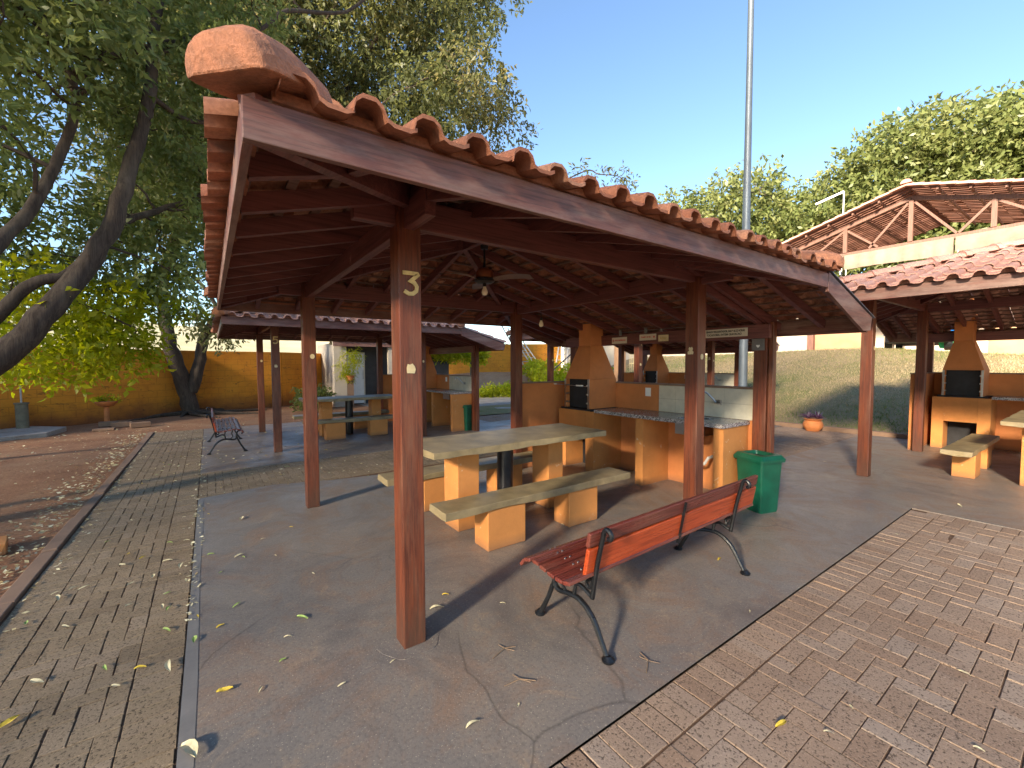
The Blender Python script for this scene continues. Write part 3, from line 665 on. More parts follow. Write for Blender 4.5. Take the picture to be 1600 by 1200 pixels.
def corner_cap():
    mb = MB(); n = 12
    # blunt rounded cap, its axis along the hip, mouth filled with mortar
    d = Vector((1, 1, .38)).normalized(); s = d.cross(Vector((0, 0, 1))).normalized(); u = s.cross(d)
    rings = [(-.080, .085, .06), (-.072, .118, .10), (-.03, .132, .122), (.07, .138, .126), (.16, .126, .112), (.27, .110, .09)]
    vs = []
    for a, w, h in rings:
        for k in range(n+1):
            an = math.pi*k/n; c, sn = math.cos(an), math.sin(an)
            c = math.copysign(abs(c)**.75, c)
            vs.append(d*a+s*w*c+u*(h*sn**.8-.035))
    fs = []; m_ = n+1
    for i in range(len(rings)-1):
        for k in range(n): fs.append((i*m_+k, i*m_+k+1, (i+1)*m_+k+1, (i+1)*m_+k))
        fs.append((i*m_, (i+1)*m_, (i+1)*m_+n, i*m_+n))
    fs.append(tuple(range(m_))); fs.append(tuple(reversed(range((len(rings)-1)*m_, len(rings)*m_))))
    mb.add(vs, fs, .6); return mb
def sticker(mb, place, kind):
    if kind == 0: pts = [(-.022, -.026), (.020, -.028), (.026, -.006), (.022, .010), (.008, .026), (-.006, .020), (-.018, .024), (-.024, .004)]
    elif kind == 1: pts = [(.024*math.cos(a), .027*math.sin(a)) for a in [i*math.pi/7 for i in range(14)]]
    else: pts = [(-.026, -.034), (.026, -.034), (.030, -.012), (.018, .0), (.024, .018), (.014, .036), (.004, .024), (-.010, .034), (-.020, .018), (-.010, .002), (-.028, -.012)]
    mb.hexa([place(x, y, 0) for x, y in pts], [place(x, y, .004) for x, y in pts])
def make_kiosk(label, digit):
    t = thing('kiosk', label, 'kiosk', (0, 0, 0), 0, 'numbered barbecue kiosks')
    s = PW; posts = []
    for i, (x, y) in enumerate(((0, 0), (0, DY), (DX, 0), (DX, DY))):
        mb = MB(); mb.box(0, s, 0, s, 0, 2.50); p = mb.build('post', M['post'], t, bev=.006, loc=(x, y, 0)); posts.append(p)
        mb = MB()
        for bx, bz in ((.03, 2.372), (.085, 2.372), (.03, 2.40)): mb.lathe([(0.006, 0), (0.006, .008)], (0, 0, 0), 6)
    mb = MB(); mb.box(0, .13, 0, .14, 0, 2.06); mb.box(.02, .10, -.058, -.012, 0, 2.05); mb.build('service_post', M['post'], t, bev=.004, loc=(4.2, 0.0, 0))
    mb = MB(); mb.box(0, .10, 0, .12, 0, 2.06); mb.build('service_post', M['post'], t, bev=.004, loc=(4.2, 3.04, 0))
    # posts' marks
    st = MB(); sticker(st, lambda x, y, d: (.062+x, -d, 1.577+y), 0); st.build('sticker', M['cream'], posts[0])
    st = MB(); sticker(st, lambda x, y, d: (.088+x, -d, 1.689+y), 1); st.build('sticker', M['cream'], posts[1])
    st = MB(); sticker(st, lambda x, y, d: (-d, .073-x, 1.717+y), 2); st.build('sticker', M['cream'], posts[2])
    st = MB(); sticker(st, lambda x, y, d: (.066+x, -d, 1.66+y), 1); st.build('sticker', M['cream'], posts[2])
    # digit
    nm = MB()
    if digit == 3: pts = [(.004, .118), (.086, .118), (.090, .112), (.050, .076), (.070, .068), (.084, .048), (.080, .024), (.062, .009), (.038, .006), (.012, .020)]
    elif digit == 5: pts = [(.088, .124), (.022, .124), (.018, .074), (.045, .084), (.072, .076), (.086, .050), (.078, .022), (.055, .008), (.030, .008), (.010, .022)]
    elif digit == 4: pts = [(.062, .004), (.062, .128), (.010, .045), (.092, .045)]
    else: pts = [(.010, .10), (.03, .124), (.06, .126), (.085, .105), (.08, .08), (.012, .008), (.094, .008)]
    stroke(nm, pts, .021, .009, lambda x, y, d: (.016+x, -.001-d, 1.976+y)); nm.build('number', M['brass'], posts[0])
    # beams
    for y in (.035, DY+.035):
        mb = MB(); mb.box(-.22, DX+.36, y, y+.06, 2.352, 2.515); mb.build('beam', M['beam_x'], t, bev=.004)
    for x in (.035, DX+.035):
        mb = MB(); mb.box(x, x+.06, -.27, DY+.38, 2.330, 2.475); mb.build('beam', M['beam_y'], t, bev=.004)
    mb = MB(); mb.box(4.135, 4.195, -.05, 3.2, 1.872, 2.025); mb.build('beam', M['beam_y'], t, bev=.004)
    for y in (.02, DY+.02):
        mb = MB(); mb.bar((DX+.14, y+.045, 2.34), (4.33, y+.045, 2.03), .05, .10); mb.build('beam', M['beam_x'], t, bev=.004)
    # fascia boards
    mb = MB(); mb.box(-.75, 3.41, -.824, -.796, 2.228, 2.346); mb.build('fascia', M['fascia_x'], t, bev=.003)
    mb = MB(); mb.box(-.75, 3.41, 3.706, 3.734, 2.228, 2.353); mb.build('fascia', M['fascia_x'], t, bev=.003)
    mb = MB(); mb.box(-.75, -.722, -.794, 3.704, 2.228, 2.353); mb.build('fascia', M['fascia_y'], t, bev=.003)
    mb = MB(); mb.box(4.49, 4.515, -.795, 3.704, 1.90, 2.085); mb.build('fascia', M['fascia_y'], t, bev=.003)
    for y0, y1 in ((-.826, -.798), (3.708, 3.736)):
        mb = MB(); mb.prism([(3.413, 2.196), (4.30, 1.905), (4.50, 1.915), (4.53, 2.045), (3.413, 2.360)], 1, y0, y1); mb.build('verge_board', M['fascia_x'], t, bev=.003)
        mb = MB(); mb.bar((3.44, (y0+y1)/2, 2.372), (4.60, (y0+y1)/2, 2.045), .045, .006); mb.build('flashing', M['flash'], t)
    mb = MB(); mb.box(XL+.13, XR-.1, -.79, -.765, 2.335, 2.405); mb.box(XL+.13, XR-.1, 3.67, 3.695, 2.335, 2.405); mb.box(-.715, -.69, YF+.13, YB-.13, 2.335, 2.405); mb.build('eave_filler', M['tile'], t)
    # rafters
    def raf(p, q, w=.045, h=.085, name='rafter'):
        mb = MB(); mb.bar(p, q, w, h); mb.build(name, M['beam_x'] if abs(p[0]-q[0]) > abs(p[1]-q[1]) else M['beam_y'], t)
    zt = lambda v: ZE+PITCHR*v-.034-.045
    y = -.43
    while y < 3.5:
        vm = min(y-YF, YB-y, 2.1)
        if vm > .2: raf((XL+.08, y, zt(.08)), (XL+vm, y, zt(vm)))
        vm2 = min(y-YF, YB-y, 2.1); raf((XR+1.02, y, zt(-1.02)), (XR-vm2, y, zt(vm2)))
        y += .43
    raf((XR+1.02, -.76, zt(-1.02)), (XR, -.76, zt(0))); raf((XR+1.02, 3.67, zt(-1.02)), (XR, 3.67, zt(0)))
    x = -.36
    while x < 3.3:
        vm = min(x-XL, XR-x, 2.1)
        if vm > .2:
            raf((x, YF+.08, zt(.08)), (x, YF+vm, zt(vm))); raf((x, YB-.08, zt(.08)), (x, YB-vm, zt(vm)))
        x += .43
    az = APZ-.11
    for (cx, cy, ay) in ((-.73, -.80, 1.255), (-.73, 3.71, 1.655), (3.38, -.80, 1.255), (3.38, 3.71, 1.655)):
        raf((cx, cy, 2.30), (1.325, ay, az), .055, .12, 'hip_rafter')
    raf((1.325, 1.2, az), (1.325, 1.71, az), .05, .13, 'ridge_beam')
    # battens
    mb = MB(); v = .10
    while v < 2.1:
        z = ZE+PITCHR*v-.024; h = .018; w = .04
        mb.bar((XL+v, YF+v, z), (XR-v, YF+v, z), w, h); mb.bar((XL+v, YB-v, z), (XR-v, YB-v, z), w, h)
        mb.bar((XL+v, YF+v, z), (XL+v, YB-v, z), w, h); mb.bar((XR-v, YF+v, z), (XR-v, YB-v, z), w, h); v += .185
    v = -1.0
    while v < .05: mb.bar((XR-v, -.78, ZE+PITCHR*v-.024), (XR-v, 3.7, ZE+PITCHR*v-.024), .04, .018); v += .185
    mb.build('battens', M['batten'], t)
    roof_tiles().build('roof_tiles', M['tile'], t, True)
    hp = MB(); rd = random.Random(4)
    for (cx, cy, ay) in ((XL+.10, YF+.10, 1.255), (XL+.10, YB-.10, 1.655), (XR-.10, YF+.10, 1.255), (XR-.10, YB-.10, 1.655)):
        arch_row(hp, (cx, cy, ZE+.10), (1.325, ay, APZ+.07), .085, 8, rd=rd)
    arch_row(hp, (1.325, 1.2, APZ+.075), (1.325, 1.75, APZ+.075), .09, 2, rd=rd)
    hp.build('hip_tiles', M['tile'], t, True)
    cc = corner_cap()
    for (cx, cy, rz) in ((XL+.055, YF+.055, 0), (XR-.05, YF+.055, 90), (XR-.05, YB-.055, 180), (XL+.055, YB-.055, 270)):
        c = cc.build('corner_cap', M['cap'], t, False, bev=.012, loc=(cx, cy, 2.42)); c.rotation_euler = (0, 0, R(rz))
    return t
# ---------------------------------------------------------------- barbecue counter
def ring4(x0, x1, y0, y1, z): return [(x0, y0, z), (x1, y0, z), (x1, y1, z), (x0, y1, z)]
def make_bbq(label):
    t = thing('barbecue_counter', label, 'barbecue', (3.68, 2.11, 0), 0, 'orange masonry barbecue counters')
    O = Vector((3.68, 2.11, 0))
    def B(mb, name, mat, par=None, **k):
        mb.v = [tuple(Vector(v)-O) for v in mb.v]; return mb.build(name, mat, par or t, **k)
    mb = MB(); mb.box(4.28, 4.385, .15, 3.035, 0, 1.295); B(mb, 'counter_wall', M['orange_deep'])
    mb = MB(); mb.box(2.985, 4.278, 2.95, 3.035, 0, 1.295); B(mb, 'side_wall', M['orange_deep'])
    mb = MB(); mb.box(4.272, 4.393, .142, 3.043, 1.297, 1.318); mb.box(2.98, 4.27, 2.942, 3.043, 1.297, 1.318); B(mb, 'coping', M['kerb'])
    # base with firewood niche
    mb = MB(); mb.box(3.68, 4.278, 2.11, 2.27, 0, .898); mb.box(3.68, 4.278, 2.70, 2.86, 0, .898); mb.box(3.68, 4.278, 2.272, 2.698, .48, .898); mb.box(4.20, 4.278, 2.272, 2.698, 0, .478)
    B(mb, 'base', M['orange'])
    mb = MB(); mb.box(4.05, 4.198, 2.272, 2.698, 0.001, .478); B(mb, 'niche', M['soot_shade'])  # black block filling the back of the niche
    mb = MB(); mb.box(3.672, 4.276, 2.16, 2.80, .90, .925); B(mb, 'hearth', M['soot_shade'])
    mb = MB(); mb.box(3.70, 4.277, 2.215, 2.255, .927, 1.365); mb.box(3.70, 4.277, 2.70, 2.74, .927, 1.365); mb.box(4.2, 4.277, 2.257, 2.698, .927, 1.365); B(mb, 'firebox', M['orange_deep'])
    mb = MB(); mb.box(3.76, 3.80, 2.257, 2.698, .93, 1.362); B(mb, 'fire_opening', M['soot_shade'])
    mb = MB()
    for y0, y1 in ((2.215, 2.245), (2.71, 2.74)): mb.box(3.688, 3.699, y0, y1, .927, 1.365)
    for z in (1.0, 1.13, 1.26):
        for y0, y1 in ((2.246, 2.262), (2.693, 2.709)): mb.box(3.68, 3.755, y0, y1, z, z+.022)
    B(mb, 'grill_frame', M['steel'])
    mb = MB(); mb.hexa(ring4(3.70, 4.277, 2.215, 2.74, 1.367), ring4(3.90, 4.17, 2.39, 2.64, 1.875)); B(mb, 'hood', M['orange_deep'])
    mb = MB(); mb.box(3.90, 4.17, 2.39, 2.64, 1.877, 2.60); B(mb, 'chimney', M['orange_deep'])
    mb = MB(); mb.box(3.69, 4.278, .86, 2.108, .885, .93); mb.box(3.69, 4.278, .2, .52, .885, .93); mb.box(3.69, 3.80, .52, .86, .885, .93); mb.box(4.12, 4.278, .52, .86, .885, .93)
    B(mb, 'countertop', M['granite'])
    mb = MB(); mb.box(3.80, 4.12, .52, .53, .74, .915); mb.box(3.80, 4.12, .85, .86, .74, .915); mb.box(3.80, 3.81, .53, .85, .74, .915); mb.box(4.11, 4.12, .53, .85, .74, .915); mb.box(3.81, 4.11, .53, .85, .74, .75)
    mb.tube([(3.96, .69, .74), (3.96, .69, .60)], .03, 10); B(mb, 'sink', M['steel'])
    mb = MB(); mb.tube([(3.96, .69, .6), (3.96, .69, .42), (3.98, .66, .37), (4.05, .62, .37), (4.1, .6, .44), (4.27, .58, .46)], .018, 8); B(mb, 'drain_pipe', M['white'], smooth=True)
    mb = MB(); mb.box(3.73, 4.278, 1.28, 1.40, 0, .883); B(mb, 'support_panel', M['orange'])
    mb = MB(); mb.box(3.73, 4.278, .215, .33, 0, .883); B(mb, 'support_panel', M['orange'])
    # cream wall tiles
    mb = MB(); mb.box(4.272, 4.279, .155, 1.435, .932, 1.294); B(mb, 'tile_backing', M['grout'])
    mb = MB(); ys = [.158, .505, .85, 1.17, 1.432]
    for a, b in zip(ys, ys[1:]):
        for z0, z1 in ((.934, 1.112), (1.115, 1.292)): mb.box(4.266, 4.271, a+.0015, b-.0015, z0, z1)
    B(mb, 'wall_tiles', M['white_tile'], bev=.001)
    mb = MB(); mb.box(4.272, 4.2795, 1.575, 1.665, 1.13, 1.25); mb.box(4.268, 4.272, 1.597, 1.643, 1.145, 1.182); mb.box(4.268, 4.272, 1.597, 1.643, 1.195, 1.232); B(mb, 'outlet', M['white'])
    mb = MB(); mb.tube([(4.27, .58, 1.12), (4.22, .58, 1.12), (4.20, .58, 1.13)], .017, 10); mb.tube([(4.27, .58, 1.12), (4.262, .58, 1.12)], .03, 12)
    mb.tube([(4.20, .58, 1.125), (4.185, .60, 1.16), (4.15, .65, 1.225), (4.11, .69, 1.262), (4.08, .70, 1.265), (4.06, .70, 1.245), (4.06, .70, 1.21)], [.011, .011, .010, .010, .010, .011, .012], 8)
    mb.tube([(4.20, .55, 1.12), (4.20, .51, 1.12)], .012, 8); mb.bar((4.20, .505, 1.09), (4.20, .505, 1.15), .012, .012); B(mb, 'faucet', M['chrome'], smooth=True)
    return t
# ---------------------------------------------------------------- slab tables and benches
def rough_slab(mb, x0, x1, y0, y1, z0, z1, seed=1):
    rd = random.Random(seed); pts = []; n = 14
    def ed(a, b, k): return [tuple(a[i]+(b[i]-a[i])*j/k for i in (0, 1)) for j in range(k)]
    base = ed((x0, y0), (x1, y0), n)+ed((x1, y0), (x1, y1), 4)+ed((x1, y1), (x0, y1), n)+ed((x0, y1), (x0, y0), 4)
    top = [(x+rd.gauss(0, .0025), y+rd.gauss(0, .0025), z1+rd.gauss(0, .001)) for x, y in base]; bot = [(x+rd.gauss(0, .004), y+rd.gauss(0, .004), z0+rd.gauss(0, .004)) for x, y in base]
    mb.hexa(bot, top)
def make_table(label):
    t = thing('picnic_table', label, 'table', (1.7, 1.42, 0), 0, 'long concrete picnic tables')
    mb = MB(); rough_slab(mb, -1.04, 1.04, -.41, .345, .795, .855, 3); mb.build('tabletop', M['table'], t, bev=.004)
    for x0, x1 in ((-.655, -.42), (.464, .674)):
        mb = MB(); mb.box(x0, x1, -.10, .19, 0, .794); mb.build('leg', M['orange'], t, bev=.006)
    mb = MB(); mb.tube([(-.03, .02, 0), (-.03, .02, .793)], .085, 20); mb.build('centre_pipe', M['black'], t, True)
    return t
def make_bench(label):
    t = thing('slab_bench', label, 'bench', (1.74, .905, 0), 0, 'low concrete slab benches')
    mb = MB(); rough_slab(mb, -1.10, 1.11, -.145, .165, .355, .42, 9); mb.build('seat', M['table'], t, bev=.005)
    for x0, x1 in ((-.695, -.295), (.235, .63)):
        mb = MB(); mb.box(x0, x1, -.12, .11, 0, .354); mb.build('leg', M['orange'], t, bev=.008)
    return t
# ---------------------------------------------------------------- cast iron park bench, facing +Y, origin below its middle
def make_park_bench(label):
    t = thing('park_bench', label, 'bench', (1.70, -.42, 0), 0, 'iron and wood park benches')
    X0, X1 = -1.05, 1.05
    seat = [(.225, .412, 50), (.165, .452, 18), (.10, .456, 0), (.035, .446, -6), (-.03, .436, -8), (-.095, .432, 0), (-.155, .44, 14)]
    mb = MB(); rd = random.Random(2)
    for y, z, a in seat:
        c, s = math.cos(R(a)), math.sin(R(a)); w, h = .055, .022
        P = [(-w/2, -h/2), (w/2, -h/2), (w/2, h/2), (-w/2, h/2)]; e0 = rd.uniform(-.006, .006); e1 = rd.uniform(-.006, .006)
        q = [(y+px*c+pz*s, z-px*s+pz*c) for px, pz in P]
        mb.hexa([(X0+e0, yy, zz) for yy, zz in q], [(X1+e1, yy, zz) for yy, zz in q])
    se = mb.build('seat', M['slat'], t, bev=.005)
    mb = MB()
    for xf in (-.85, .72):
        for y, z, a in seat[1:-1]:
            for dx in (-.02, .02): mb.lathe([(.007, 0), (.007, .004), (.003, .007)], (xf+dx, y, z+.010), 8)
    mb.build('bolts', M['steel'], se)
    u0 = Vector((-.16, .30)); u1 = Vector((-.235, .70)); ud = (u1-u0).normalized(); un = Vector((ud.y, -ud.x))
    def board(s0, s1, off, th, x0, x1, name, mat):
        a = u0+ud*s0+un*off; b = u0+ud*s1+un*off; p = [a, b, b+un*th, a+un*th]
        mb = MB(); mb.hexa([(x0, q.x, q.y) for q in p], [(x1, q.x, q.y) for q in p]); return mb.build(name, mat, t, bev=.006)
    board(.315, .398, .013, .026, X0+.12, X1-.01, 'top_rail', M['slat'])
    board(.135, .300, .013, .026, X0+.13, X1+.0, 'backrest', M['back_wood'])
    mb = MB()
    for s in (.155, .35):
        q = u0+ud*s-un*.002
    mb.bar((-.03, (u0+ud*.10+un*.008).x, (u0+ud*.10+un*.008).y), (-.03, (u0+ud*.395+un*.008).x, (u0+ud*.395+un*.008).y), .022, .006, up=(1, 0, 0)); mb.build('back_strap', M['iron'], t)
    for xf in (-.85, .72):
        mb = MB(); r = .014
        def tb(pts, rr=r, n=8): mb.tube([(0, y, z) for y, z in pts], rr, n)
        def sm(pts, k=4):
            P = [Vector(p) for p in pts]; o = []
            for i in range(len(P)-1):
                p0, p1, p2, p3 = P[max(i-1, 0)], P[i], P[i+1], P[min(i+2, len(P)-1)]
                for j in range(k):
                    tt = j/k; o.append(tuple(0.5*((2*p1)+(-p0+p2)*tt+(2*p0-5*p1+4*p2-p3)*tt*tt+(-p0+3*p1-3*p2+p3)*tt**3)))
            o.append(tuple(P[-1])); return o
        # front foot, leg, loop under the seat, rear arch and rear leg
        tb([(.275, .012), (.20, .15), (.165, .235)], [.018, .014, .015])
        tb(sm([(.165, .235), (.145, .30), (.165, .375), (.215, .395), (.245, .36), (.225, .325)]), .012)
        tb(sm([(.145, .30), (.14, .25), (.10, .232), (.03, .245), (-.05, .25), (-.115, .225), (-.165, .185)]), .016)
        tb([(-.165, .185), (-.19, .15), (-.268, .015)], [.017, .016, .013])
        # seat rail
        tb(sm([(.225, .39), (.165, .425), (.10, .432), (.035, .424), (-.03, .414), (-.10, .408), (-.155, .40)]), .011)
        # links between rail and arch
        tb([(-.02, .41), (-.035, .33), (-.02, .255)], .011); tb(sm([(.10, .425), (.075, .35), (.09, .29), (.05, .25)]), .009)
        tb(sm([(-.03, .32), (-.07, .335), (-.12, .318), (-.16, .30)]), .012)
        # upright with scroll at the top
        tb(sm([(-.16, .295), (-.178, .40), (-.20, .52), (-.235, .665), (-.245, .70), (-.265, .715), (-.288, .70), (-.290, .675), (-.272, .665)]), .014)
        tb(sm([(-.155, .405), (-.12, .375), (-.13, .345), (-.15, .36), (-.175, .43), (-.19, .48)]), .010)
        for (y, z) in ((.282, .010), (-.275, .010)):
            mb.lathe([(.034, -.010), (.036, .002), (.022, .012), (.014, .02)], (0, y, z), 12)
        f = mb.build('iron_frame', M['iron'], t, True, loc=(xf, 0, 0))
    return t
# ---------------------------------------------------------------- litter bin
def make_bin(label):
    t = thing('litter_bin', label, 'bin', (4.02, 0, 0), 0, 'green plastic litter bins')
    def rr_ring(w, d, r, z, n=4):
        o = []
        for cx, cy, a0 in ((w/2-r, d/2-r, 0), (-w/2+r, d/2-r, 90), (-w/2+r, -d/2+r, 180), (w/2-r, -d/2+r, 270)):
            for k in range(n+1):
                a = R(a0+90*k/n); o.append((cx+r*math.cos(a), cy+r*math.sin(a), z))
        return o
    def loft(mb, rings, capb=True, capt=True):
        n = len(rings[0]); o = [v for r in rings for v in r]; f = []
        for i in range(len(rings)-1):
            for k in range(n): f.append((i*n+k, i*n+(k+1) % n, (i+1)*n+(k+1) % n, (i+1)*n+k))
        if capb: f.append(tuple(reversed(range(n))))
        if capt: f.append(tuple(range((len(rings)-1)*n, len(rings)*n)))
        mb.add(o, f)
    mb = MB(); loft(mb, [rr_ring(.245, .285, .03, 0), rr_ring(.255, .295, .03, .02), rr_ring(.30, .345, .03, .565)]); mb.build('body', M['green_bin'], t, True)
    mb = MB(); loft(mb, [rr_ring(.345, .39, .035, .545), rr_ring(.35, .395, .035, .575), rr_ring(.335, .38, .03, .582), rr_ring(.29, .335, .03, .615), rr_ring(.21, .25, .03, .618), rr_ring(.20, .24, .03, .575)], True, False)
    lid = mb.build('lid', M['green_bin'], t, True)
    mb = MB(); mb.hexa(rr_ring(.195, .235, .03, .577), rr_ring(.195, .235, .03, .579)); mb.build('opening', M['soot_shade'], lid)  # solid black plate, painted as the shade inside the lid hole
    return t
# ================================================================ placing the four kiosks
k3 = make_kiosk('near kiosk numbered 3 with dark red timber posts and clay tile roof', 3)
b3 = make_bbq('orange masonry barbecue and granite counter inside the near kiosk')
t3 = make_table('olive painted concrete table in the near kiosk beside the big post')
n3 = make_bench('olive slab bench between the red park bench and the near table')
p3 = make_park_bench('red and dark varnished park bench seen from behind on black iron legs')
p3.rotation_euler = (0, 0, R(1.8))
bin3 = make_bin('tall green square bin behind the end of the red park bench')
bin3.location = (4.03, -.02, 0); bin3.rotation_euler = (0, 0, R(-16))
n3b = dup(n3, (1.70, 2.14, 0), 0, 'olive slab bench on the far side of the near concrete table')
NEWTILE = {'tile': 'tile_pink', 'cap': 'cap'}
def place_kiosk(ox, oy, kl, bl, tl, ml, fl, digit, zs=1.0, dy=0.0):
    k = dup(k3, (ox, oy, 0), 0, kl, swap={'tile': 'tile_pink'}, scale=(1, 1, zs))
    for p in kids(k):
        for q in kids(p):
            if q.name.startswith('number'):
                nm = MB()
                pts = {5: [(.088, .124), (.022, .124), (.018, .074), (.045, .084), (.072, .076), (.086, .050), (.078, .022), (.055, .008), (.030, .008), (.010, .022)],
                       4: [(.062, .004), (.062, .128), (.010, .045), (.092, .045)], 2: [(.010, .10), (.03, .124), (.06, .126), (.085, .105), (.08, .08), (.012, .008), (.094, .008)]}[digit]
                stroke(nm, pts, .021, .009, lambda x, y, d: (.016+x, -.001-d, 1.976+y)); q.data = nm.mesh('number', M['brass'])
    b = dup(b3, (ox+3.68, oy+2.11+dy, 0), 0, bl, scale=(1, 1, zs))
    tt = dup(t3, (ox+1.72, oy+1.42, 0), 0, tl)
    nn = dup(n3, (ox+1.74, oy+.905, 0), 0, ml); nf = dup(n3, (ox+1.72, oy+2.12, 0), 0, fl)
    return k
place_kiosk(.08, 6.55, 'kiosk numbered 5 at the left back near the orange boundary wall', 'barbecue counter inside the kiosk numbered 5 behind the near kiosk', 'concrete table standing in the kiosk numbered 5',
            'slab bench on the near side of the table in kiosk 5', 'slab bench on the far side of the table in kiosk 5', 5)
place_kiosk(6.62, -3.18, 'kiosk cut by the right photo edge with pale pink roof tiles', 'barbecue with wide open black firebox inside the right kiosk', 'concrete table cut off by the right photo edge',
            'slab bench hidden on the near side of the right kiosk table', 'short looking slab bench left of the table in the right kiosk', 2, 1.065, .07)
place_kiosk(6.6, 3.62, 'kiosk seen through the near kiosk above its counter wall', 'barbecue counter seen above the near kiosk counter wall', 'concrete table in the kiosk behind the near counter wall',
            'slab bench near side of table in the kiosk behind the counter wall', 'slab bench far side of table in the kiosk behind the counter wall', 4)
dup(p3, (-.62, 7.78, 0), R(-90), 'weathered park bench seen from its end beside the left brick path')
dup(bin3, (4.23, 6.86, 0), R(14), 'green bin at the end of the counter in kiosk 5')
# ---------------------------------------------------------------- things in the near kiosk
t = thing('ceiling_fan', 'dark brown three bladed ceiling fan under the near kiosk roof', 'ceiling fan', (1.43, 1.44, 2.44))
mb = MB(); mb.tube([(0, 0, .10), (0, 0, .36)], .011, 10); mb.lathe([(.035, .30), (.045, .35)], (0, 0, 0), 16); mb.build('rod', M['black'], t)
mb = MB(); mb.lathe([(.05, .01), (.085, .02), (.09, .07), (.07, .10), (.03, .115)], (0, 0, 0), 24); mb.build('motor', M['copper'], t, True)
mb = MB(); mb.lathe([(.07, -.035), (.10, -.02), (.10, .008), (.05, .01)], (0, 0, 0), 24); mb.build('flywheel', M['black'], t, True)
for k, a in enumerate((-57, 63, 183)):
    mb = MB(); n = 8; top = []; bot = []
    for i in range(n+1):
        q = i/n; x = .09+.40*q; w = .025+.045*math.sin(min(1, q*1.25)*math.pi*.62); z = .03*math.sin(q*math.pi*.8)-.02*q; y = .035*math.sin(q*math.pi*.7)
        top += [(x, y-w, z+.012), (x, y+w, z-.008)]
    f = [(2*i, 2*i+1, 2*i+3, 2*i+2) for i in range(n)]; mb.add(top+[(x, y, z-.005) for x, y, z in top], f+[tuple(reversed([j+2*n+2 for j in q])) for q in f]+[(2*i, 2*i+2, 2*i+2+2*n+2, 2*i+2*n+2) for i in range(n)]+[(2*i+3, 2*i+1, 2*i+1+2*n+2, 2*i+3+2*n+2) for i in range(n)])
    b = mb.build('blade', M['fan'], t, True); b.rotation_euler = (0, 0, R(a))
def bulb(loc, label, top):
    t = thing('light_bulb', label, 'light bulb', loc, 0, 'milky glass light bulbs')
    mb = MB(); mb.lathe([(.006, -.052), (.024, -.045), (.032, -.022), (.028, .002), (.017, .024), (.016, .038)], (0, 0, 0), 18); mb.build('glass', M['bulb'], t, True)
    mb = MB(); mb.lathe([(.018, .037), (.018, .07), (.008, .078)], (0, 0, 0), 12); mb.tube([(0, 0, .075), (0, 0, top)], .003, 6); mb.build('socket', M['black'], t)
bulb((1.43, 1.44, 2.335), 'light bulb hanging under the ceiling fan', .11)
bulb((2.86, 2.30, 2.15), 'light bulb hanging near the chimney inside the near kiosk', .20)
bulb((1.35, 7.75, 2.08), 'light bulb under the roof of kiosk 5 left of the numbered post', .5)
bulb((3.05, 7.3, 2.02), 'light bulb above the counter in kiosk 5', .45)
# signs on the rear beam: board as root with text as part
def sign(name, label, y0, y1, z0, z1, lines, x=4.128, sizes=None, mat='cream', frame=None, cat='sign'):
    t = thing(name, label, cat, (x, (y0+y1)/2, z0)); w = y1-y0; h = z1-z0
    mb = MB(); mb.box(-.006, 0, -w/2, w/2, 0, h); mb.build('board', M[mat], t, bev=.001)
    for body, yy, zz, size, wd, ink in lines:
        text_part('lettering', body, size, M[ink], t, T(-.0075, yy, zz) @ FACE_MX, .0008, wd)
    return t
M['sign_pale'] = simple('pale_sign', (0.60, 0.52, 0.40), 0.5, 0, .04)
sign('notice_board', 'wide pale notice with two lines of black capitals on the rear beam', .175, .695, 1.905, 2.0,
     [('SENHOR FREQUENTADOR, DAS 9 AS 22 HORAS', 0, .066, .034, .46, 'ink'), ('TOCADORES, EVITEM GRAVACAO', .015, .028, .034, .42, 'ink')], mat='sign_pale')
sign('small_sign', 'small pink sign with a red square nearest the chimney', 1.885, 2.165, 1.893, 1.985, [('EVITE DESPERDICIO', -.02, .046, .028, .20, 'red_ink'), ('o', .11, .05, .06, .03, 'red_ink')], mat='sign_pale')
sign('small_sign', 'small pink sign with a red heart at its right end', 1.385, 1.66, 1.920, 2.003, [('Cuide bem', .03, .045, .032, .16, 'red_ink'), ('v', -.105, .045, .06, .035, 'red_ink')], mat='sign_pale')
sign('small_sign', 'small rounded cream sign right of the heart sign', 1.195, 1.35, 1.895, 1.98, [('Lixo', 0, .042, .04, .09, 'brass')], mat='cream')
# bottle opener style hanging plate on the service post
t = thing('hanging_plate', 'grey metal plate with a ring and a small pale heart on the rear post', 'plate', (4.193, .088, 1.74))
mb = MB(); mb.prism([(-.068, 0), (.068, 0), (.068, .175), (.02, .185), (.012, .20), (-.012, .20), (-.02, .185), (-.068, .178)], 0, -.006, 0); mb.build('plate', M['grey_plate'], t, bev=.001)
mb = MB(); mb.tube([(-.003, .018*math.cos(a), .212+.018*math.sin(a)) for a in [i*math.pi/8 for i in range(17)]], .004, 6); mb.build('ring', M['steel'], t, True)
mb = MB(); mb.prism([(0, .03), (.02, .05), (.016, .062), (.006, .062), (0, .055), (-.006, .062), (-.016, .062), (-.02, .05)], 0, -.009, -.0065); mb.build('heart', M['white'], t)
mb = MB()
for y, z in ((2.0, 2.04), (1.55, 2.045), (1.30, 2.055)): mb.box(-.02, 0, y-.02, y+.02, z-.03, z+.045)
mb.tube([(-.012, 2.0, 2.05), (-.012, 1.55, 2.055), (-.012, 1.30, 2.06), (-.012, .8, 2.06)], .004, 6)
o = mb.build('cable_conduit', M['grey_plate']); o.location = (4.128, 0, 0); tag(o, 'thin wire and grey switch boxes along the rear beam', 'wiring')
t = thing('grill_rod', 'steel spit rod with handle laid across the near barbecue opening', 'skewer', (3.66, 2.5, 1.27))
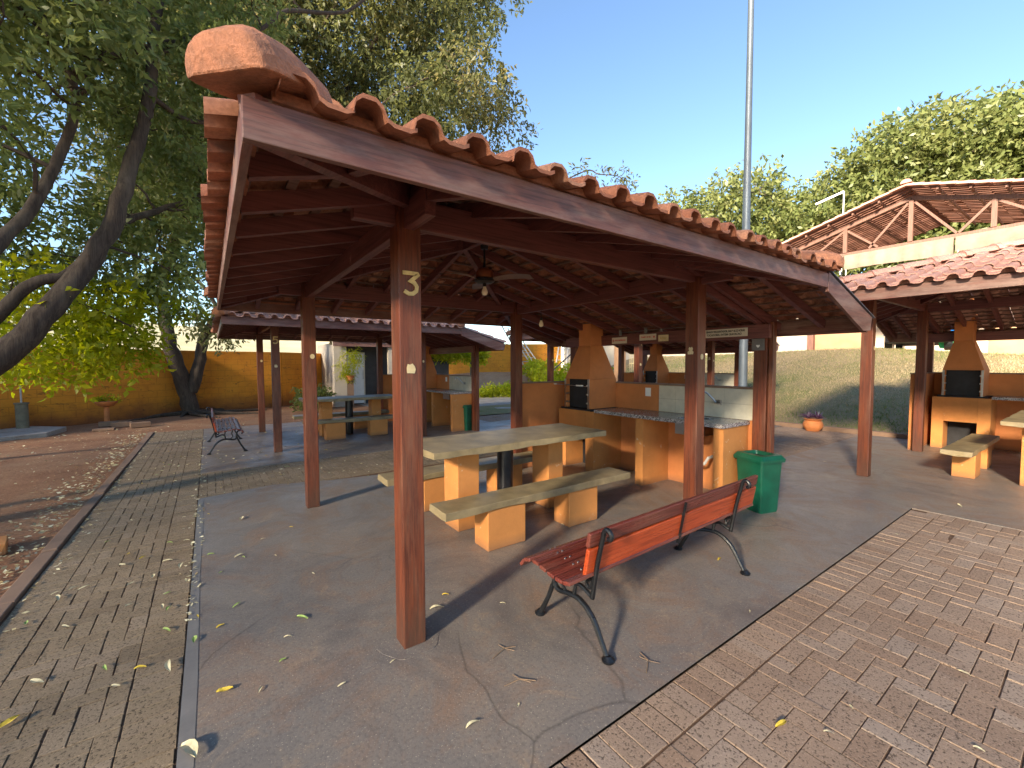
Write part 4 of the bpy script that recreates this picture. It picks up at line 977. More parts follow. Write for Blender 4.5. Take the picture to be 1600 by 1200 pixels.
mb = MB(); mb.tube([(0, -.27, -.01), (0, .42, .01)], .004, 6); mb.build('rod', M['steel'], t); mb = MB(); mb.tube([(0, -.19, .0), (0, -.05, .0)], .012, 8); mb.tube([(0, .40, .01), (0, .45, .01)], .012, 8); mb.build('handle', M['white'], t)
# ================================================================ TREES
CLA=[(-3.19,5.03,6.87),(-3.54,6.12,7.61),(-2.59,2.98,5.04),(-3.18,5.13,6.84),(-3.14,4.46,5.76),(-3.31,4.80,6.06),(-2.81,3.85,5.06),(-2.69,3.44,5.00),(-3.36,4.95,5.49),(-3.65,5.82,5.88),(-3.63,6.25,5.70),(-3.70,6.14,5.43),(-2.76,3.59,3.97),(-3.96,6.61,4.80),(-3.53,5.18,3.89),(-3.32,4.95,3.44),(-3.92,6.47,3.35),(-3.98,6.20,2.52),(-2.35,3.03,5.53),(-2.33,3.01,5.66),(-3.08,4.90,6.72),(-2.47,3.58,5.86),(-3.06,5.57,6.55),(-2.77,4.11,5.69),(-3.31,5.57,6.07),(-3.13,5.71,6.57),(-3.51,6.15,6.12),(-2.95,5.06,5.64),(-3.38,6.11,5.71),(-2.81,3.99,4.71),(-2.56,3.44,3.87),(-3.01,5.14,4.35),(-3.24,5.47,3.87),(-3.50,5.77,3.43),(-3.35,5.97,3.41),(-3.71,6.81,2.72),(-2.29,3.36,6.09),(-3.00,5.92,7.98),(-2.99,6.49,7.79),(-2.61,4.56,6.46),(-2.69,4.64,6.22),(-2.37,3.48,5.27),(-3.06,6.33,6.88),(-2.62,4.13,5.54),(-2.84,5.72,6.14),(-2.88,5.73,5.98),(-2.79,5.30,5.44),(-2.96,5.41,5.38),(-2.92,5.66,5.18),(-3.15,6.35,5.12),(-2.94,5.58,4.15),(-3.13,6.35,3.96),(-3.18,6.53,3.48),(-3.33,6.76,2.66),(-2.70,6.40,8.61),(-2.04,3.63,6.28),(-2.31,4.72,6.79),(-2.66,5.58,7.30),(-2.41,5.08,6.74),(-2.41,5.24,6.78),(-2.71,5.53,6.60),(-2.32,4.59,6.06),(-2.52,5.44,6.24),(-2.47,4.67,5.71),(-2.18,3.48,4.63),(-2.30,3.68,4.61),(-2.33,4.36,4.58),(-3.14,6.88,5.18),(-2.89,5.92,4.13),(-2.57,5.23,3.82),(-2.75,5.81,3.08),(-2.73,5.98,2.77),(-2.09,4.37,7.05),(-1.97,5.10,7.67),(-2.20,5.22,7.22),(-1.86,3.06,5.66),(-2.28,5.23,6.85),(-2.39,6.22,7.69),(-2.00,3.86,5.41),(-1.91,4.44,5.89),(-2.27,5.16,5.76),(-2.15,4.82,5.87),(-2.46,6.55,6.40),(-2.24,4.73,5.22),(-2.19,4.62,4.69),(-2.24,5.25,4.77),(-2.65,6.74,4.80),(-2.74,7.14,4.17),(-2.52,6.49,3.38),(-2.69,6.69,2.95),(-1.73,4.31,7.26),(-1.77,4.77,7.58),(-1.95,5.20,7.63),(-1.60,4.75,7.18),(-1.96,5.04,6.81),(-1.72,4.64,6.66),(-1.86,5.36,6.59),(-1.77,4.48,6.02),(-1.72,3.80,5.18),(-1.51,3.35,5.03),(-1.86,4.64,5.26),(-2.16,6.33,6.30),(-1.86,5.06,5.25),(-1.94,6.46,5.57),(-2.04,6.92,4.82),(-1.96,6.73,3.98),(-1.85,5.39,3.49),(-2.16,7.17,3.34),(-1.71,7.03,9.83),(-1.36,5.31,8.69),(-1.63,5.79,8.47),(-1.35,6.65,9.39),(-1.43,5.66,7.75),(-1.66,5.78,7.61),(-1.55,6.38,7.48),(-1.65,6.35,7.60),(-1.58,6.65,7.52),(-1.42,5.79,6.97),(-1.77,6.41,6.41),(-1.45,5.22,6.03),(-1.66,6.02,5.61),(-1.81,6.57,6.20),(-1.73,5.75,4.83),(-1.51,5.61,5.15),(-1.73,6.54,4.92),(-1.53,6.62,4.98),(-1.65,6.50,4.13),(-1.68,5.38,4.12),(-1.96,6.81,3.71),(-1.68,6.17,3.80),(-1.73,6.06,2.77),(-1.79,5.86,3.05),(-1.23,6.06,9.05),(-0.94,7.11,10.38),(-1.25,7.12,9.56),(-0.93,6.51,9.52),(-1.12,5.01,7.58),(-1.15,7.19,9.28),(-0.96,5.61,7.32),(-0.99,5.51,7.12),(-0.86,5.95,7.45),(-1.14,6.74,7.85),(-1.13,7.23,7.37),(-0.91,5.12,6.08),(-1.19,5.07,5.65),(-1.19,5.09,5.48),(-1.30,5.06,4.66),(-1.19,6.12,5.40),(-1.32,5.66,4.59),(-1.00,6.33,5.14),(-1.20,6.19,4.23),(-1.09,6.39,4.11),(-1.04,5.99,3.80),(-1.37,5.66,3.36),(-1.35,5.66,3.18),(-1.21,5.14,2.84),(-0.47,5.09,9.09),(-0.59,5.61,9.49),(-0.44,5.67,8.85),(-0.39,6.45,9.56),(-0.46,6.83,8.98),(-0.67,6.57,8.74),(-0.79,5.25,7.43),(-0.67,6.51,8.53),(-0.82,6.24,7.65),(-0.44,5.77,7.01),(-0.66,5.49,6.48),(-0.61,4.98,5.96),(-0.64,5.17,5.86),(-0.42,5.97,6.04),(-0.46,5.68,5.47),(-0.53,5.96,5.31),(-0.58,7.18,5.69),(-0.90,5.92,4.56),(-0.70,6.28,4.18),(-0.80,5.45,4.28),(0.11,5.72,10.00),(0.19,5.46,9.47),(-0.03,6.34,9.95),(-0.25,6.06,9.54),(0.26,6.54,9.63),(0.03,5.65,8.37),(-0.04,6.76,9.11),(-0.19,6.28,8.42),(-0.25,4.99,6.88),(-0.08,6.54,7.65),(0.13,7.03,7.58),(-0.09,6.76,7.37),(-0.20,6.13,6.63),(-0.08,5.74,6.06),(0.08,5.61,5.72),(-0.08,5.08,5.20),(0.06,6.97,5.29),(-0.27,6.34,5.17),(0.05,5.45,4.28),(-0.29,4.94,4.24),(-1.42,6.22,2.87),(-1.21,6.60,2.64),(-1.59,6.59,3.11),(-1.02,6.17,3.00),(-2.55,5.65,3.14),(-0.76,5.42,3.64),(-1.01,6.29,3.53),(-0.59,6.08,3.44),(-2.83,6.10,3.03),(-2.60,5.62,1.85),(-2.56,6.42,1.83),(-2.17,5.46,1.73),(-2.01,5.63,1.86),(-1.84,5.59,1.82),(-2.38,6.05,2.09),(-2.19,6.50,2.27),(-1.78,5.45,2.16),(-1.68,6.16,2.55),(-2.73,6.20,1.70),(-2.72,5.37,2.67),(-2.16,5.24,2.40),(-2.01,6.02,2.51)]
CLB=[(-1.53,15.81,19.43),(-1.81,13.52,17.14),(-2.12,16.19,18.66),(-1.42,14.58,17.69),(-1.96,11.38,12.83),(-2.15,14.52,15.93),(-1.81,14.50,14.26),(-2.36,15.20,14.76),(-1.61,15.83,14.55),(-1.95,15.90,13.60),(-1.73,12.49,10.33),(-2.28,13.81,11.68),(-2.17,12.06,9.55),(-2.41,14.57,10.18),(-1.88,15.28,9.35),(-1.78,15.15,9.12),(-1.72,14.67,8.73),(-2.23,11.75,7.19),(-2.13,13.26,6.11),(-2.62,15.25,6.99),(-2.29,14.18,5.80),(-0.52,13.98,18.03),(-0.72,11.65,15.80),(-1.28,12.88,15.79),(-0.77,13.20,15.93),(-1.18,13.35,15.12),(-0.74,15.09,16.81),(-1.19,12.88,13.14),(-1.45,14.10,14.47),(-0.91,12.56,12.79),(-1.40,12.74,12.20),(-1.13,16.67,13.86),(-1.58,16.38,13.50),(-1.71,15.70,11.05),(-1.56,13.22,10.38),(-1.31,13.77,9.20),(-1.39,11.54,7.60),(-1.25,13.69,8.46),(-0.84,12.79,7.46),(-1.69,14.03,6.81),(-1.41,15.53,7.08),(0.30,13.49,18.26),(-0.06,16.27,20.56),(0.45,15.37,19.81),(-0.09,15.54,18.45),(-0.29,16.72,18.74),(-0.17,12.73,15.44),(-0.47,14.92,16.03),(-0.55,13.77,14.77),(0.37,16.15,16.00),(-0.02,11.33,11.34),(-0.55,14.55,12.93),(0.40,16.27,14.84),(-0.37,12.27,10.28),(-0.35,15.39,11.39),(-0.36,12.08,8.17),(-0.66,15.12,10.65),(-0.43,14.79,8.80),(-0.27,13.87,7.66),(-0.34,12.57,6.80),(-0.12,14.24,7.60),(-0.19,13.89,6.27),(1.36,14.47,21.06),(0.49,13.95,19.43),(0.37,13.11,17.35),(1.04,13.62,17.48),(0.83,13.20,15.95),(1.67,16.24,18.66),(0.40,12.87,13.89),(0.55,11.61,13.23),(0.69,14.09,13.64),(0.74,12.82,12.90),(0.44,11.96,11.36),(0.50,14.31,12.96),(0.14,11.55,9.98),(1.00,11.93,10.65),(0.85,12.68,9.12),(0.90,12.60,9.24),(0.75,13.31,8.70),(0.92,12.60,8.19),(0.45,16.15,8.41),(0.62,11.46,6.29),(1.00,13.87,6.45),(1.64,14.31,20.18),(2.24,14.33,21.34),(1.92,16.27,21.84),(1.68,14.83,20.25),(2.04,13.53,16.72),(1.62,15.04,18.13),(1.74,15.71,17.07),(1.48,12.50,15.37),(2.10,15.18,15.11),(1.46,13.65,14.68),(2.09,12.41,12.78),(1.33,11.57,12.02),(1.85,13.36,11.30),(1.15,12.08,10.51),(1.86,14.82,10.70),(1.68,16.10,11.75),(1.74,13.76,8.23),(1.96,14.07,9.12),(2.36,15.28,8.32),(1.12,11.71,6.73),(2.34,14.48,6.75),(3.26,15.01,22.99),(3.68,14.12,21.65),(2.94,11.00,16.95),(3.52,14.19,20.60),(2.73,13.09,17.86),(2.68,11.15,15.68),(2.92,15.65,18.40),(3.04,11.72,14.62),(3.50,15.66,17.44),(2.57,13.17,15.16),(2.78,13.96,14.29),(3.46,13.49,13.05),(2.40,13.49,11.41),(2.47,11.49,11.23),(3.55,16.17,12.15),(2.63,12.34,9.22),(2.42,13.27,8.78),(3.20,15.86,9.85),(3.08,15.89,7.81),(2.43,13.84,8.21),(4.93,15.50,24.21),(5.04,15.34,24.03),(4.11,11.98,18.86),(4.45,12.95,19.54),(3.24,11.40,15.88),(4.04,14.57,18.64),(3.19,11.41,15.35),(4.19,12.90,16.07),(3.78,11.39,14.35),(3.96,13.74,15.84),(3.58,10.81,12.52),(4.32,14.69,14.72),(4.28,13.98,12.23),(4.47,15.54,14.06),(4.17,15.38,12.01),(4.48,12.61,11.19),(4.60,13.97,9.33),(3.66,10.49,8.27),(4.79,15.05,8.60),(4.79,14.96,8.71),(5.88,13.94,22.85),(5.13,13.54,22.74),(4.61,10.12,16.75),(5.46,14.73,22.01),(4.85,12.85,18.84),(6.84,14.98,21.96),(6.22,14.38,19.11),(5.28,13.66,18.17),(4.44,10.24,13.23),(5.82,14.04,16.89),(5.15,11.71,13.51),(5.81,13.16,14.65),(5.08,13.98,13.53),(5.49,14.74,14.48),(4.52,10.23,10.00),(5.07,12.64,10.38),(5.21,12.70,10.10),(6.19,14.19,10.03),(6.04,14.49,8.17),(6.09,14.56,9.44),(6.06,14.78,24.67),(4.97,11.98,20.69),(4.88,11.31,18.50),(5.31,14.15,21.94),(6.53,14.63,21.49),(5.45,12.45,19.11),(7.42,13.43,18.23),(7.29,12.97,17.79),(7.93,14.09,18.05),(7.08,12.94,16.01),(6.93,13.35,15.71),(5.75,11.56,13.24),(6.71,13.80,13.62),(7.12,14.03,14.68),(6.53,12.88,12.04),(5.36,11.51,10.90),(5.77,12.15,10.06),(6.54,12.54,9.13),(6.86,14.67,9.44),(4.74,10.09,6.70),(5.67,14.17,22.79),(6.16,14.94,24.36),(5.51,12.27,19.29),(4.75,11.80,19.38),(5.39,11.08,17.04),(5.81,13.96,20.26),(7.06,13.68,18.54),(5.77,12.71,17.11),(7.47,12.58,16.55),(7.50,11.50,16.34),(6.95,10.61,14.05),(7.82,12.62,15.47),(6.25,9.82,10.66),(6.58,10.91,12.22),(8.33,14.05,12.92),(6.99,10.14,10.33),(5.33,10.36,8.69),(7.92,11.13,10.19),(5.22,11.21,7.65),(5.73,12.63,7.87),(-0.49,14.65,3.06)]
CLC=[(29.76,19.59,13.86),(28.48,18.62,12.06),(30.84,20.76,11.61),(29.36,19.50,9.80),(29.02,18.07,13.55),(27.14,16.65,11.62),(26.92,16.46,10.03),(27.91,17.70,9.32),(29.15,18.02,8.49),(30.73,18.64,14.17),(31.76,18.96,12.90),(27.91,16.35,10.34),(30.49,18.13,10.04),(28.86,17.36,8.19),(32.89,18.46,14.54),(33.08,18.91,13.36),(31.38,18.07,11.55),(28.23,15.79,9.49),(29.58,16.65,8.35),(30.09,16.30,13.78),(29.32,15.53,12.25),(31.36,17.20,11.65),(30.98,16.77,10.33),(32.28,17.29,9.14),(31.54,16.23,14.51),(28.06,14.33,11.81),(31.11,15.78,11.81),(33.77,17.66,11.40),(30.80,15.33,9.19),(29.24,14.33,13.71),(29.89,13.95,12.51),(34.20,16.98,12.99),(33.47,15.98,10.96),(29.37,13.75,8.91),(29.26,14.05,7.86),(28.63,12.76,13.16),(33.75,15.67,13.82),(34.28,15.57,12.64),(32.12,14.58,10.89),(30.10,13.73,9.31),(29.04,13.04,7.86),(34.73,15.39,15.70),(33.48,14.55,13.70),(31.30,13.39,11.91),(34.14,14.96,11.46),(29.85,12.50,9.15),(30.14,13.15,8.07),(30.38,12.67,14.03),(32.69,13.60,13.55),(30.33,12.40,11.54),(32.96,13.15,11.26),(32.25,12.95,9.67),(33.60,13.42,8.77),(32.18,12.72,14.42),(34.08,13.21,13.84),(32.63,12.68,12.05),(33.01,12.48,10.94),(31.38,11.89,9.25),(33.15,12.88,8.57),(32.47,11.72,13.31),(30.24,10.81,11.45),(32.90,11.66,11.11),(31.28,11.37,9.63),(35.38,13.17,9.25),(34.20,12.09,13.19),(31.31,10.54,11.14),(32.63,11.26,10.13),(32.91,11.36,9.20),(34.43,12.01,8.26),(35.03,11.42,12.81),(30.38,9.35,10.21),(32.18,10.26,9.65),(34.10,10.85,9.02),(36.12,11.62,8.09),(34.87,10.54,13.15),(34.23,10.58,11.91),(31.62,9.70,10.04),(34.97,10.62,9.74),(36.47,10.95,8.83),(36.92,10.76,14.44),(36.67,10.72,13.11),(34.62,10.13,11.34),(36.10,10.32,10.46),(34.41,9.96,9.07),(35.77,10.05,7.92),(33.42,8.73,13.33),(35.65,9.35,12.61),(34.06,9.16,11.18),(36.35,9.67,10.61),(33.89,8.82,8.79),(34.32,9.06,7.88),(32.75,8.36,12.94),(31.97,7.85,11.86),(32.77,7.83,10.92),(35.23,8.61,10.50),(33.93,8.31,8.90),(33.14,8.18,7.90),(31.76,7.54,13.30),(37.14,8.92,13.76),(32.80,7.60,11.49),(31.66,7.10,10.04),(31.83,7.17,9.15),(33.87,7.59,8.57),(36.80,8.39,7.85),(31.23,6.71,13.65),(31.04,6.36,12.67),(35.78,7.95,13.14),(31.05,6.38,10.66),(37.10,8.23,11.42),(37.72,8.03,10.44),(31.57,6.53,8.04),(34.06,7.24,7.41),(34.28,7.03,15.10),(32.72,6.59,13.55),(32.70,6.50,12.73),(34.72,6.70,12.08),(34.67,6.82,11.04),(31.30,6.08,9.38),(31.15,6.13,8.33),(32.73,6.24,7.62),(32.60,6.08,14.86),(31.71,5.59,13.46),(35.09,6.76,13.66),(31.51,5.74,11.52),(35.79,6.45,11.59),(36.87,7.13,11.08),(32.84,5.84,9.07),(32.43,5.96,7.96),(37.38,6.93,7.60),(32.22,5.42,14.71),(34.65,5.74,14.54),(38.05,6.50,14.87),(37.01,6.53,13.32),(31.87,5.03,10.76),(37.51,6.60,11.35),(33.73,5.51,9.53),(32.87,5.44,8.35),(33.18,5.40,7.34),(35.47,5.70,15.96),(31.64,4.69,13.47),(32.79,4.85,13.16),(35.65,5.49,12.93),(34.35,5.31,11.58),(32.17,4.94,10.20),(37.89,6.22,10.35),(33.34,5.06,8.47),(32.64,4.69,7.31),(31.84,4.26,14.43),(35.88,5.24,15.30),(33.56,4.78,13.47),(34.86,4.90,12.82),(38.03,5.46,12.73),(37.90,5.52,11.54),(36.96,5.21,10.27),(34.41,4.64,8.81),(36.22,5.23,8.25),(31.70,4.22,6.44),(33.99,4.60,15.35),(37.81,5.12,15.71),(38.40,5.07,14.95),(35.99,4.82,13.09),(35.77,4.70,11.89),(37.34,4.77,11.46),(36.66,4.80,10.15),(33.87,4.24,8.65),(34.90,4.10,7.69),(33.43,3.99,6.52),(35.63,4.42,15.87),(35.94,4.20,14.63),(35.11,3.91,13.31),(34.22,3.92,12.29),(32.53,3.45,10.80),(36.87,4.07,10.96),(35.66,4.02,9.70),(36.70,4.37,9.09),(37.30,4.33,8.14),(34.38,3.62,6.46),(33.18,3.50,14.45),(33.62,3.33,13.62),(37.15,4.17,13.99),(33.32,3.25,11.62),(35.76,3.55,11.51),(35.52,3.67,10.59),(35.93,3.57,9.46),(36.09,3.61,8.59),(36.47,3.68,7.78),(32.95,2.94,14.23),(36.32,3.43,14.32),(34.05,3.00,12.57),(36.49,3.40,12.39),(31.98,2.66,10.17),(37.89,3.46,10.69),(35.48,3.22,9.21),(36.44,3.02,8.49),(34.17,2.78,6.98),(36.57,3.04,15.24),(32.83,2.60,12.85),(35.28,2.87,12.68),(33.54,2.38,11.34),(33.18,2.44,10.23),(36.60,2.66,10.08),(38.12,3.11,9.53),(36.10,2.67,8.27),(32.93,2.08,6.69),(32.21,2.10,13.26),(33.66,2.33,12.99),(35.78,2.39,12.76),(35.95,2.31,11.77),(35.91,2.33,10.70),(37.63,2.46,10.19),(37.90,2.70,9.45),(38.14,2.38,8.45),(36.79,2.27,7.01),(37.24,2.29,15.92),(33.83,1.73,13.61),(35.15,1.97,13.09),(38.73,2.42,13.23),(37.00,2.21,12.00),(36.70,2.06,10.86),(33.36,1.68,9.14),(34.92,1.85,8.59),(38.35,1.94,8.33),(32.69,1.53,6.49),(34.48,1.59,14.83),(36.83,1.61,14.69),(33.13,1.44,12.79),(33.12,1.39,11.96),(34.01,1.30,11.25),(32.77,1.29,10.22),(35.62,1.49,10.03),(33.84,1.34,8.58),(38.48,1.54,8.41),(35.27,1.44,7.00),(35.79,1.14,15.43),(34.56,1.22,14.13),(35.01,1.01,13.32),(34.90,1.28,12.65),(32.05,0.85,10.83),(38.66,1.40,11.61),(36.23,1.07,10.11),(35.25,0.84,8.94),(35.87,1.04,8.16),(36.66,1.05,7.54),(39.00,1.26,6.74),(32.35,0.44,13.93),(37.79,1.20,15.35),(32.74,0.57,12.69),(33.04,0.67,12.04),(33.22,0.49,11.19),(37.86,0.88,11.59),(37.12,0.77,10.26),(35.01,0.55,9.06),(38.41,0.91,8.80),(36.45,0.70,7.41),(36.08,0.77,6.63),(33.81,0.28,14.57),(34.99,0.48,14.16),(34.02,0.19,12.87),(33.19,0.30,11.89),(36.65,0.51,12.15),(36.25,0.28,10.87),(35.95,0.40,10.05),(35.54,0.41,9.10),(37.91,0.54,8.68),(33.75,0.07,7.08),(34.16,0.07,6.24),(36.47,0.22,15.45),(35.85,0.01,14.30),(33.79,-0.05,12.74),(33.10,-0.02,11.69),(35.53,-0.03,11.67),(33.32,-0.12,10.28),(33.10,-0.32,9.42),(33.46,-0.26,8.63),(33.55,-0.30,7.68),(39.08,0.01,7.88),(36.74,-0.12,6.48),(37.03,0.01,15.58),(39.02,0.09,15.48),(32.56,-0.56,12.22),(37.58,-0.26,12.86),(36.53,-0.34,11.82),(32.64,-0.63,9.94),(37.07,-0.19,10.12),(32.86,-0.68,8.51),(35.35,-0.51,8.12),(37.58,-0.28,7.55),(35.55,-0.58,6.44),(34.40,-0.57,14.45),(37.73,-0.47,14.63),(37.85,-0.38,13.91),(38.70,-0.45,13.18),(34.78,-0.56,11.30),(38.14,-0.57,11.29),(33.87,-0.84,9.32),(33.41,-0.93,8.53),(33.71,-0.95,7.75),(36.85,-0.89,7.45),(35.94,-0.98,6.50),(35.87,-0.88,14.90),(33.99,-1.11,13.27),(34.72,-1.03,12.77),(37.60,-0.95,12.87),(34.22,-1.01,11.00),(33.01,-1.02,10.04),(35.05,-1.20,9.49),(38.09,-0.93,9.36),(35.62,-1.03,8.18),(34.92,-1.05,7.26),(36.37,-1.03,6.64),(38.87,-1.06,15.53),(37.46,-1.24,14.29),(35.11,-1.24,12.60),(37.06,-1.33,12.33),(33.21,-1.46,10.56),(32.40,-1.41,9.50),(35.23,-1.33,9.52),(32.88,-1.58,8.23),(37.23,-1.26,8.24),(35.74,-1.46,7.04),(32.43,-1.53,5.86),(32.84,-1.72,13.08),(35.70,-1.48,13.34),(33.17,-1.71,11.71),(33.12,-1.76,11.06),(34.27,-1.75,10.46),(34.21,-1.68,9.72),(33.06,-1.74,8.63),(39.13,-1.85,8.98),(35.21,-1.70,7.68),(36.15,-1.70,6.82),(35.65,-1.94,6.00),(33.73,-2.00,13.24),(37.63,-1.98,13.61),(36.43,-2.06,12.35),(33.69,-2.03,10.89),(35.84,-1.93,10.61),(39.11,-1.83,10.63),(35.35,-2.07,8.97),(35.57,-2.10,8.18),(37.63,-2.21,7.61),(33.54,-2.19,6.26),(33.59,-2.15,5.62),(37.86,-2.30,14.29),(32.33,-2.29,11.73),(37.12,-2.13,12.39),(33.30,-2.22,10.55),(37.63,-2.34,10.77),(32.17,-2.33,8.80),(32.66,-2.28,8.24),(36.94,-2.26,8.13),(38.24,-2.44,7.54),(34.90,-2.47,6.31),(33.22,-2.59,12.33),(34.56,-2.58,12.08),(37.37,-2.60,12.21),(32.55,-2.55,10.10),(37.48,-2.73,10.40),(32.97,-2.54,8.74),(35.45,-2.66,8.55),(35.20,-2.61,7.80),(34.47,-2.62,6.89),(38.97,-2.66,6.75)]
L1=[(-2.63,4.52,1.68),(-2.35,4.59,2.10),(-1.99,4.66,2.71),(-1.70,4.70,3.35),(-1.55,4.82,4.11),(-1.35,4.94,5.00),(-1.30,5.04,5.78),(-1.14,5.15,6.89)]
L2=[(-2.96,4.74,1.68),(-2.67,4.72,2.16),(-2.38,4.69,2.52),(-2.11,4.74,2.67),(-1.70,5.11,3.39),(-1.27,5.54,3.80),(-0.74,5.96,4.27),(-0.30,6.14,4.64)]
L3=[(-2.81,4.06,2.20),(-2.51,4.25,2.85),(-2.34,4.39,3.21),(-2.12,4.64,3.96),(-1.98,4.66,4.64),(-2.17,4.63,5.24),(-2.31,4.60,5.88)]
L4=[(-1.98,4.76,4.91),(-1.78,4.89,5.27),(-1.31,5.14,5.72),(-0.76,5.36,6.22),(-0.10,5.62,6.75),(0.39,5.86,7.42),(1.42,6.26,8.14),(2.22,6.43,9.20)]
L5=[(-1.35,4.94,5.00),(-0.94,5.36,5.00),(-0.46,5.75,5.42)]
TB1=[(-1.38,15.15,0.04),(-1.49,15.14,0.78),(-1.75,15.00,1.81),(-1.87,14.88,2.60),(-1.92,14.74,4.16),(-1.12,14.52,6.96),(0.30,13.98,10.66),(1.66,13.83,15.12)]
TB2=[(-1.36,15.15,0.73),(-1.10,15.15,1.60),(-0.97,15.15,2.44),(-0.47,15.02,3.51),(0.96,14.56,6.80),(2.93,13.84,10.27),(4.54,13.11,13.52),(6.11,12.19,15.81)]
TB3=[(-0.93,15.03,2.75),(-0.48,14.90,3.18),(-1.20,14.77,4.44),(-2.60,13.93,5.02),(-3.50,13.18,4.71)]
SPR=[(9.00,7.71,7.66),(9.32,7.38,7.54),(9.71,6.95,7.43),(9.84,6.80,7.25)]
tree('broadleaf_tree', 'big dark tree with curved limbs at the left photo edge',
     [([(-3.75, 4.0, -.1), (-3.35, 4.25, .8)]+L1, .145, .045), ([(-3.9, 4.6, .1), (-3.5, 4.75, .9)]+L2, .085, .025), ([(-3.6, 4.0, .6), (-3.2, 4.0, 1.5)]+L3, .08, .03), (L4, .06, .022), (L5, .04, .02)],
     CLA[:-13], M['leaf_a'], 270, .42, .11, .045, 'trees', .028, 3, 8, .8, .35)
tree('broadleaf_tree', 'tall forked tree rising in front of the orange wall behind the iron bench',
     [(TB1, .25, .07), (TB2, .20, .055), (TB3, .08, .03)], CLB, M['leaf_b'], 1080, .95, .18, .072, 'trees', .05, 5, 10, .8, .55)
far = [[c for i, c in enumerate(CLC) if (c[1] > 13.5)], [c for c in CLC if 9.2 < c[1] <= 13.5], [c for c in CLC if 5.2 < c[1] <= 9.2], [c for c in CLC if 1.2 < c[1] <= 5.2], [c for c in CLC if c[1] <= 1.2]]
fl = ['lowest sunlit tree left of the tall steel pole', 'pointed sunlit tree behind the tall steel pole', 'sunlit tree behind the street lamp arm', 'tallest rounded sunlit tree above the restaurant roof', 'sunlit tree at the top right corner of the photo']
for i, cl in enumerate(far):
    if not cl: continue
    cx = sum(c[0] for c in cl)/len(cl)+1; cy = sum(c[1] for c in cl)/len(cl)
    tree('broadleaf_tree', fl[i], [([(cx, cy, 1.5), (cx+.3, cy+.2, 6), (cx-.2, cy-.4, 11.5)], .35, .08)], cl, M['leaf_c'], 300, 1.25, .34, .17, 'far trees', .09, 20+i, 6, .9, .1, 5)
tree('sun_tinted_tree', 'low yellow green branches coloured as if sunlit in front of the orange wall at left', [([(-4.3, 8.6, 0), (-4.0, 8.0, 1.5), (-3.6, 7.2, 3.2)], .09, .03)], CLA[-13:], M['leaf_bright'], 420, .5, .11, .05, 'trees', .03, 13, 8, .6, .2)  # separate tree added for the low leaves; their sunlight is in the colour
# off-frame trees to the rear left that throw the shade over the kiosks
rd = random.Random(9)
sx, sy = math.cos(R(SUN_AZ)), math.sin(R(SUN_AZ))
for i, (al, off) in enumerate(((28, -1.5), (25, 4.0), (27, 9.5), (25, 15))):
    cx, cy = 2+sx*al-sy*off*-1, 1+sy*al-sx*off
    cl = []
    while len(cl) < 130:
        u, v, w = rd.uniform(-1, 1), rd.uniform(-1, 1), rd.uniform(-1, 1)
        if u*u+v*v+w*w < 1: cl.append((cx+4.6*u, cy+4.6*v, 12+10*w))
    tree('shade_tree', 'tall open crowned tree %s the camera filtering the low sun' % ['left of', 'behind and left of', 'behind', 'behind and right of'][i], [([(cx, cy, 0), (cx+.2, cy, 6), (cx, cy+.2, 15)], .35, .08)], cl, M['leaf_b'], 55, 2.2, .34, .20, 'shade trees', .08, 40+i, 5, .9, .2, 4)
# small leafy tip above the roof
t = thing('tree_branch', 'thin leafy branch tip showing above the roof left of the pole', 'branch', SPR[0])
o0 = Vector(SPR[0]); mb = MB(); limb(mb, [Vector((-2.5, 2.0, -2.2)), Vector((-1.2, 1.0, -.8))]+[Vector(p)-o0 for p in SPR], .03, .008, 6); mb.build('twig', M['bark'], t, True)
leaf_cloud('leaves', [Vector(p)-o0 for p in SPR]+[Vector((-.8, .7, -.5))], M['leaf_b'], 60, .28, .16, .05, t, .8, .4, twig=6, seed=77)
# ================================================================ LEFT SIDE
t = thing('pedestal_planter', 'terracotta bowl planter on a thin pedestal before the orange wall', 'planter', (-3.1, 13.17, 0))
mb = MB(); mb.lathe([(.16, 0), (.14, .06), (.07, .10), (.055, .14)], (0, 0, 0), 16); mb.lathe([(.055, .14), (.055, .50)], (0, 0, 0), 16); mb.build('pedestal', M['terracotta'], t, True)
mb = MB(); mb.lathe([(.06, .50), (.16, .53), (.235, .62), (.24, .645), (.20, .645)], (0, 0, 0), 24); mb.build('bowl', M['terracotta'], t, True)
leaf_cloud('plant', [(.1, .02, .70), (-.1, 0, .70), (0, 0, .72), (-.17, .05, .69), (.17, -.03, .69)], M['leaf_bright'], 70, .09, .06, .028, t, .5, .0, twig=5, seed=3)
for i, (x, y, a, z, lb) in enumerate(((-3.05, 13.05, 8, 0, 'stacked block in front of the pedestal planter'), (-2.75, 12.7, 4, 0, 'loose block right of the pedestal planter'), (-2.35, 12.35, 12, 0, 'loose block nearest the brick path by the planter'), (-3.0, 12.1, -4, 0, 'long flat block in front of the planter'))):
    mb = MB(); mb.box(-.20, .20, -.10, .10, 0, .12 if i < 3 else .05); o = mb.build('concrete_block', M['kerb'], bev=.006); o.location = (x, y, z); o.rotation_euler = (0, 0, R(a)); tag(o, lb, 'block', 'loose blocks by the planter')
t = thing('lamp_post', 'thin garden lamp rod in a grey concrete pipe at the left', 'lamp post', (-4.55, 12.9, .05))
mb = MB(); mb.lathe([(.11, 0), (.11, .62), (.13, .63), (.13, .66), (.06, .665)], (0, 0, 0), 18); mb.build('base', simple('mossy_concrete', (.17, .15, .10), .9, 0, .2), t, True)
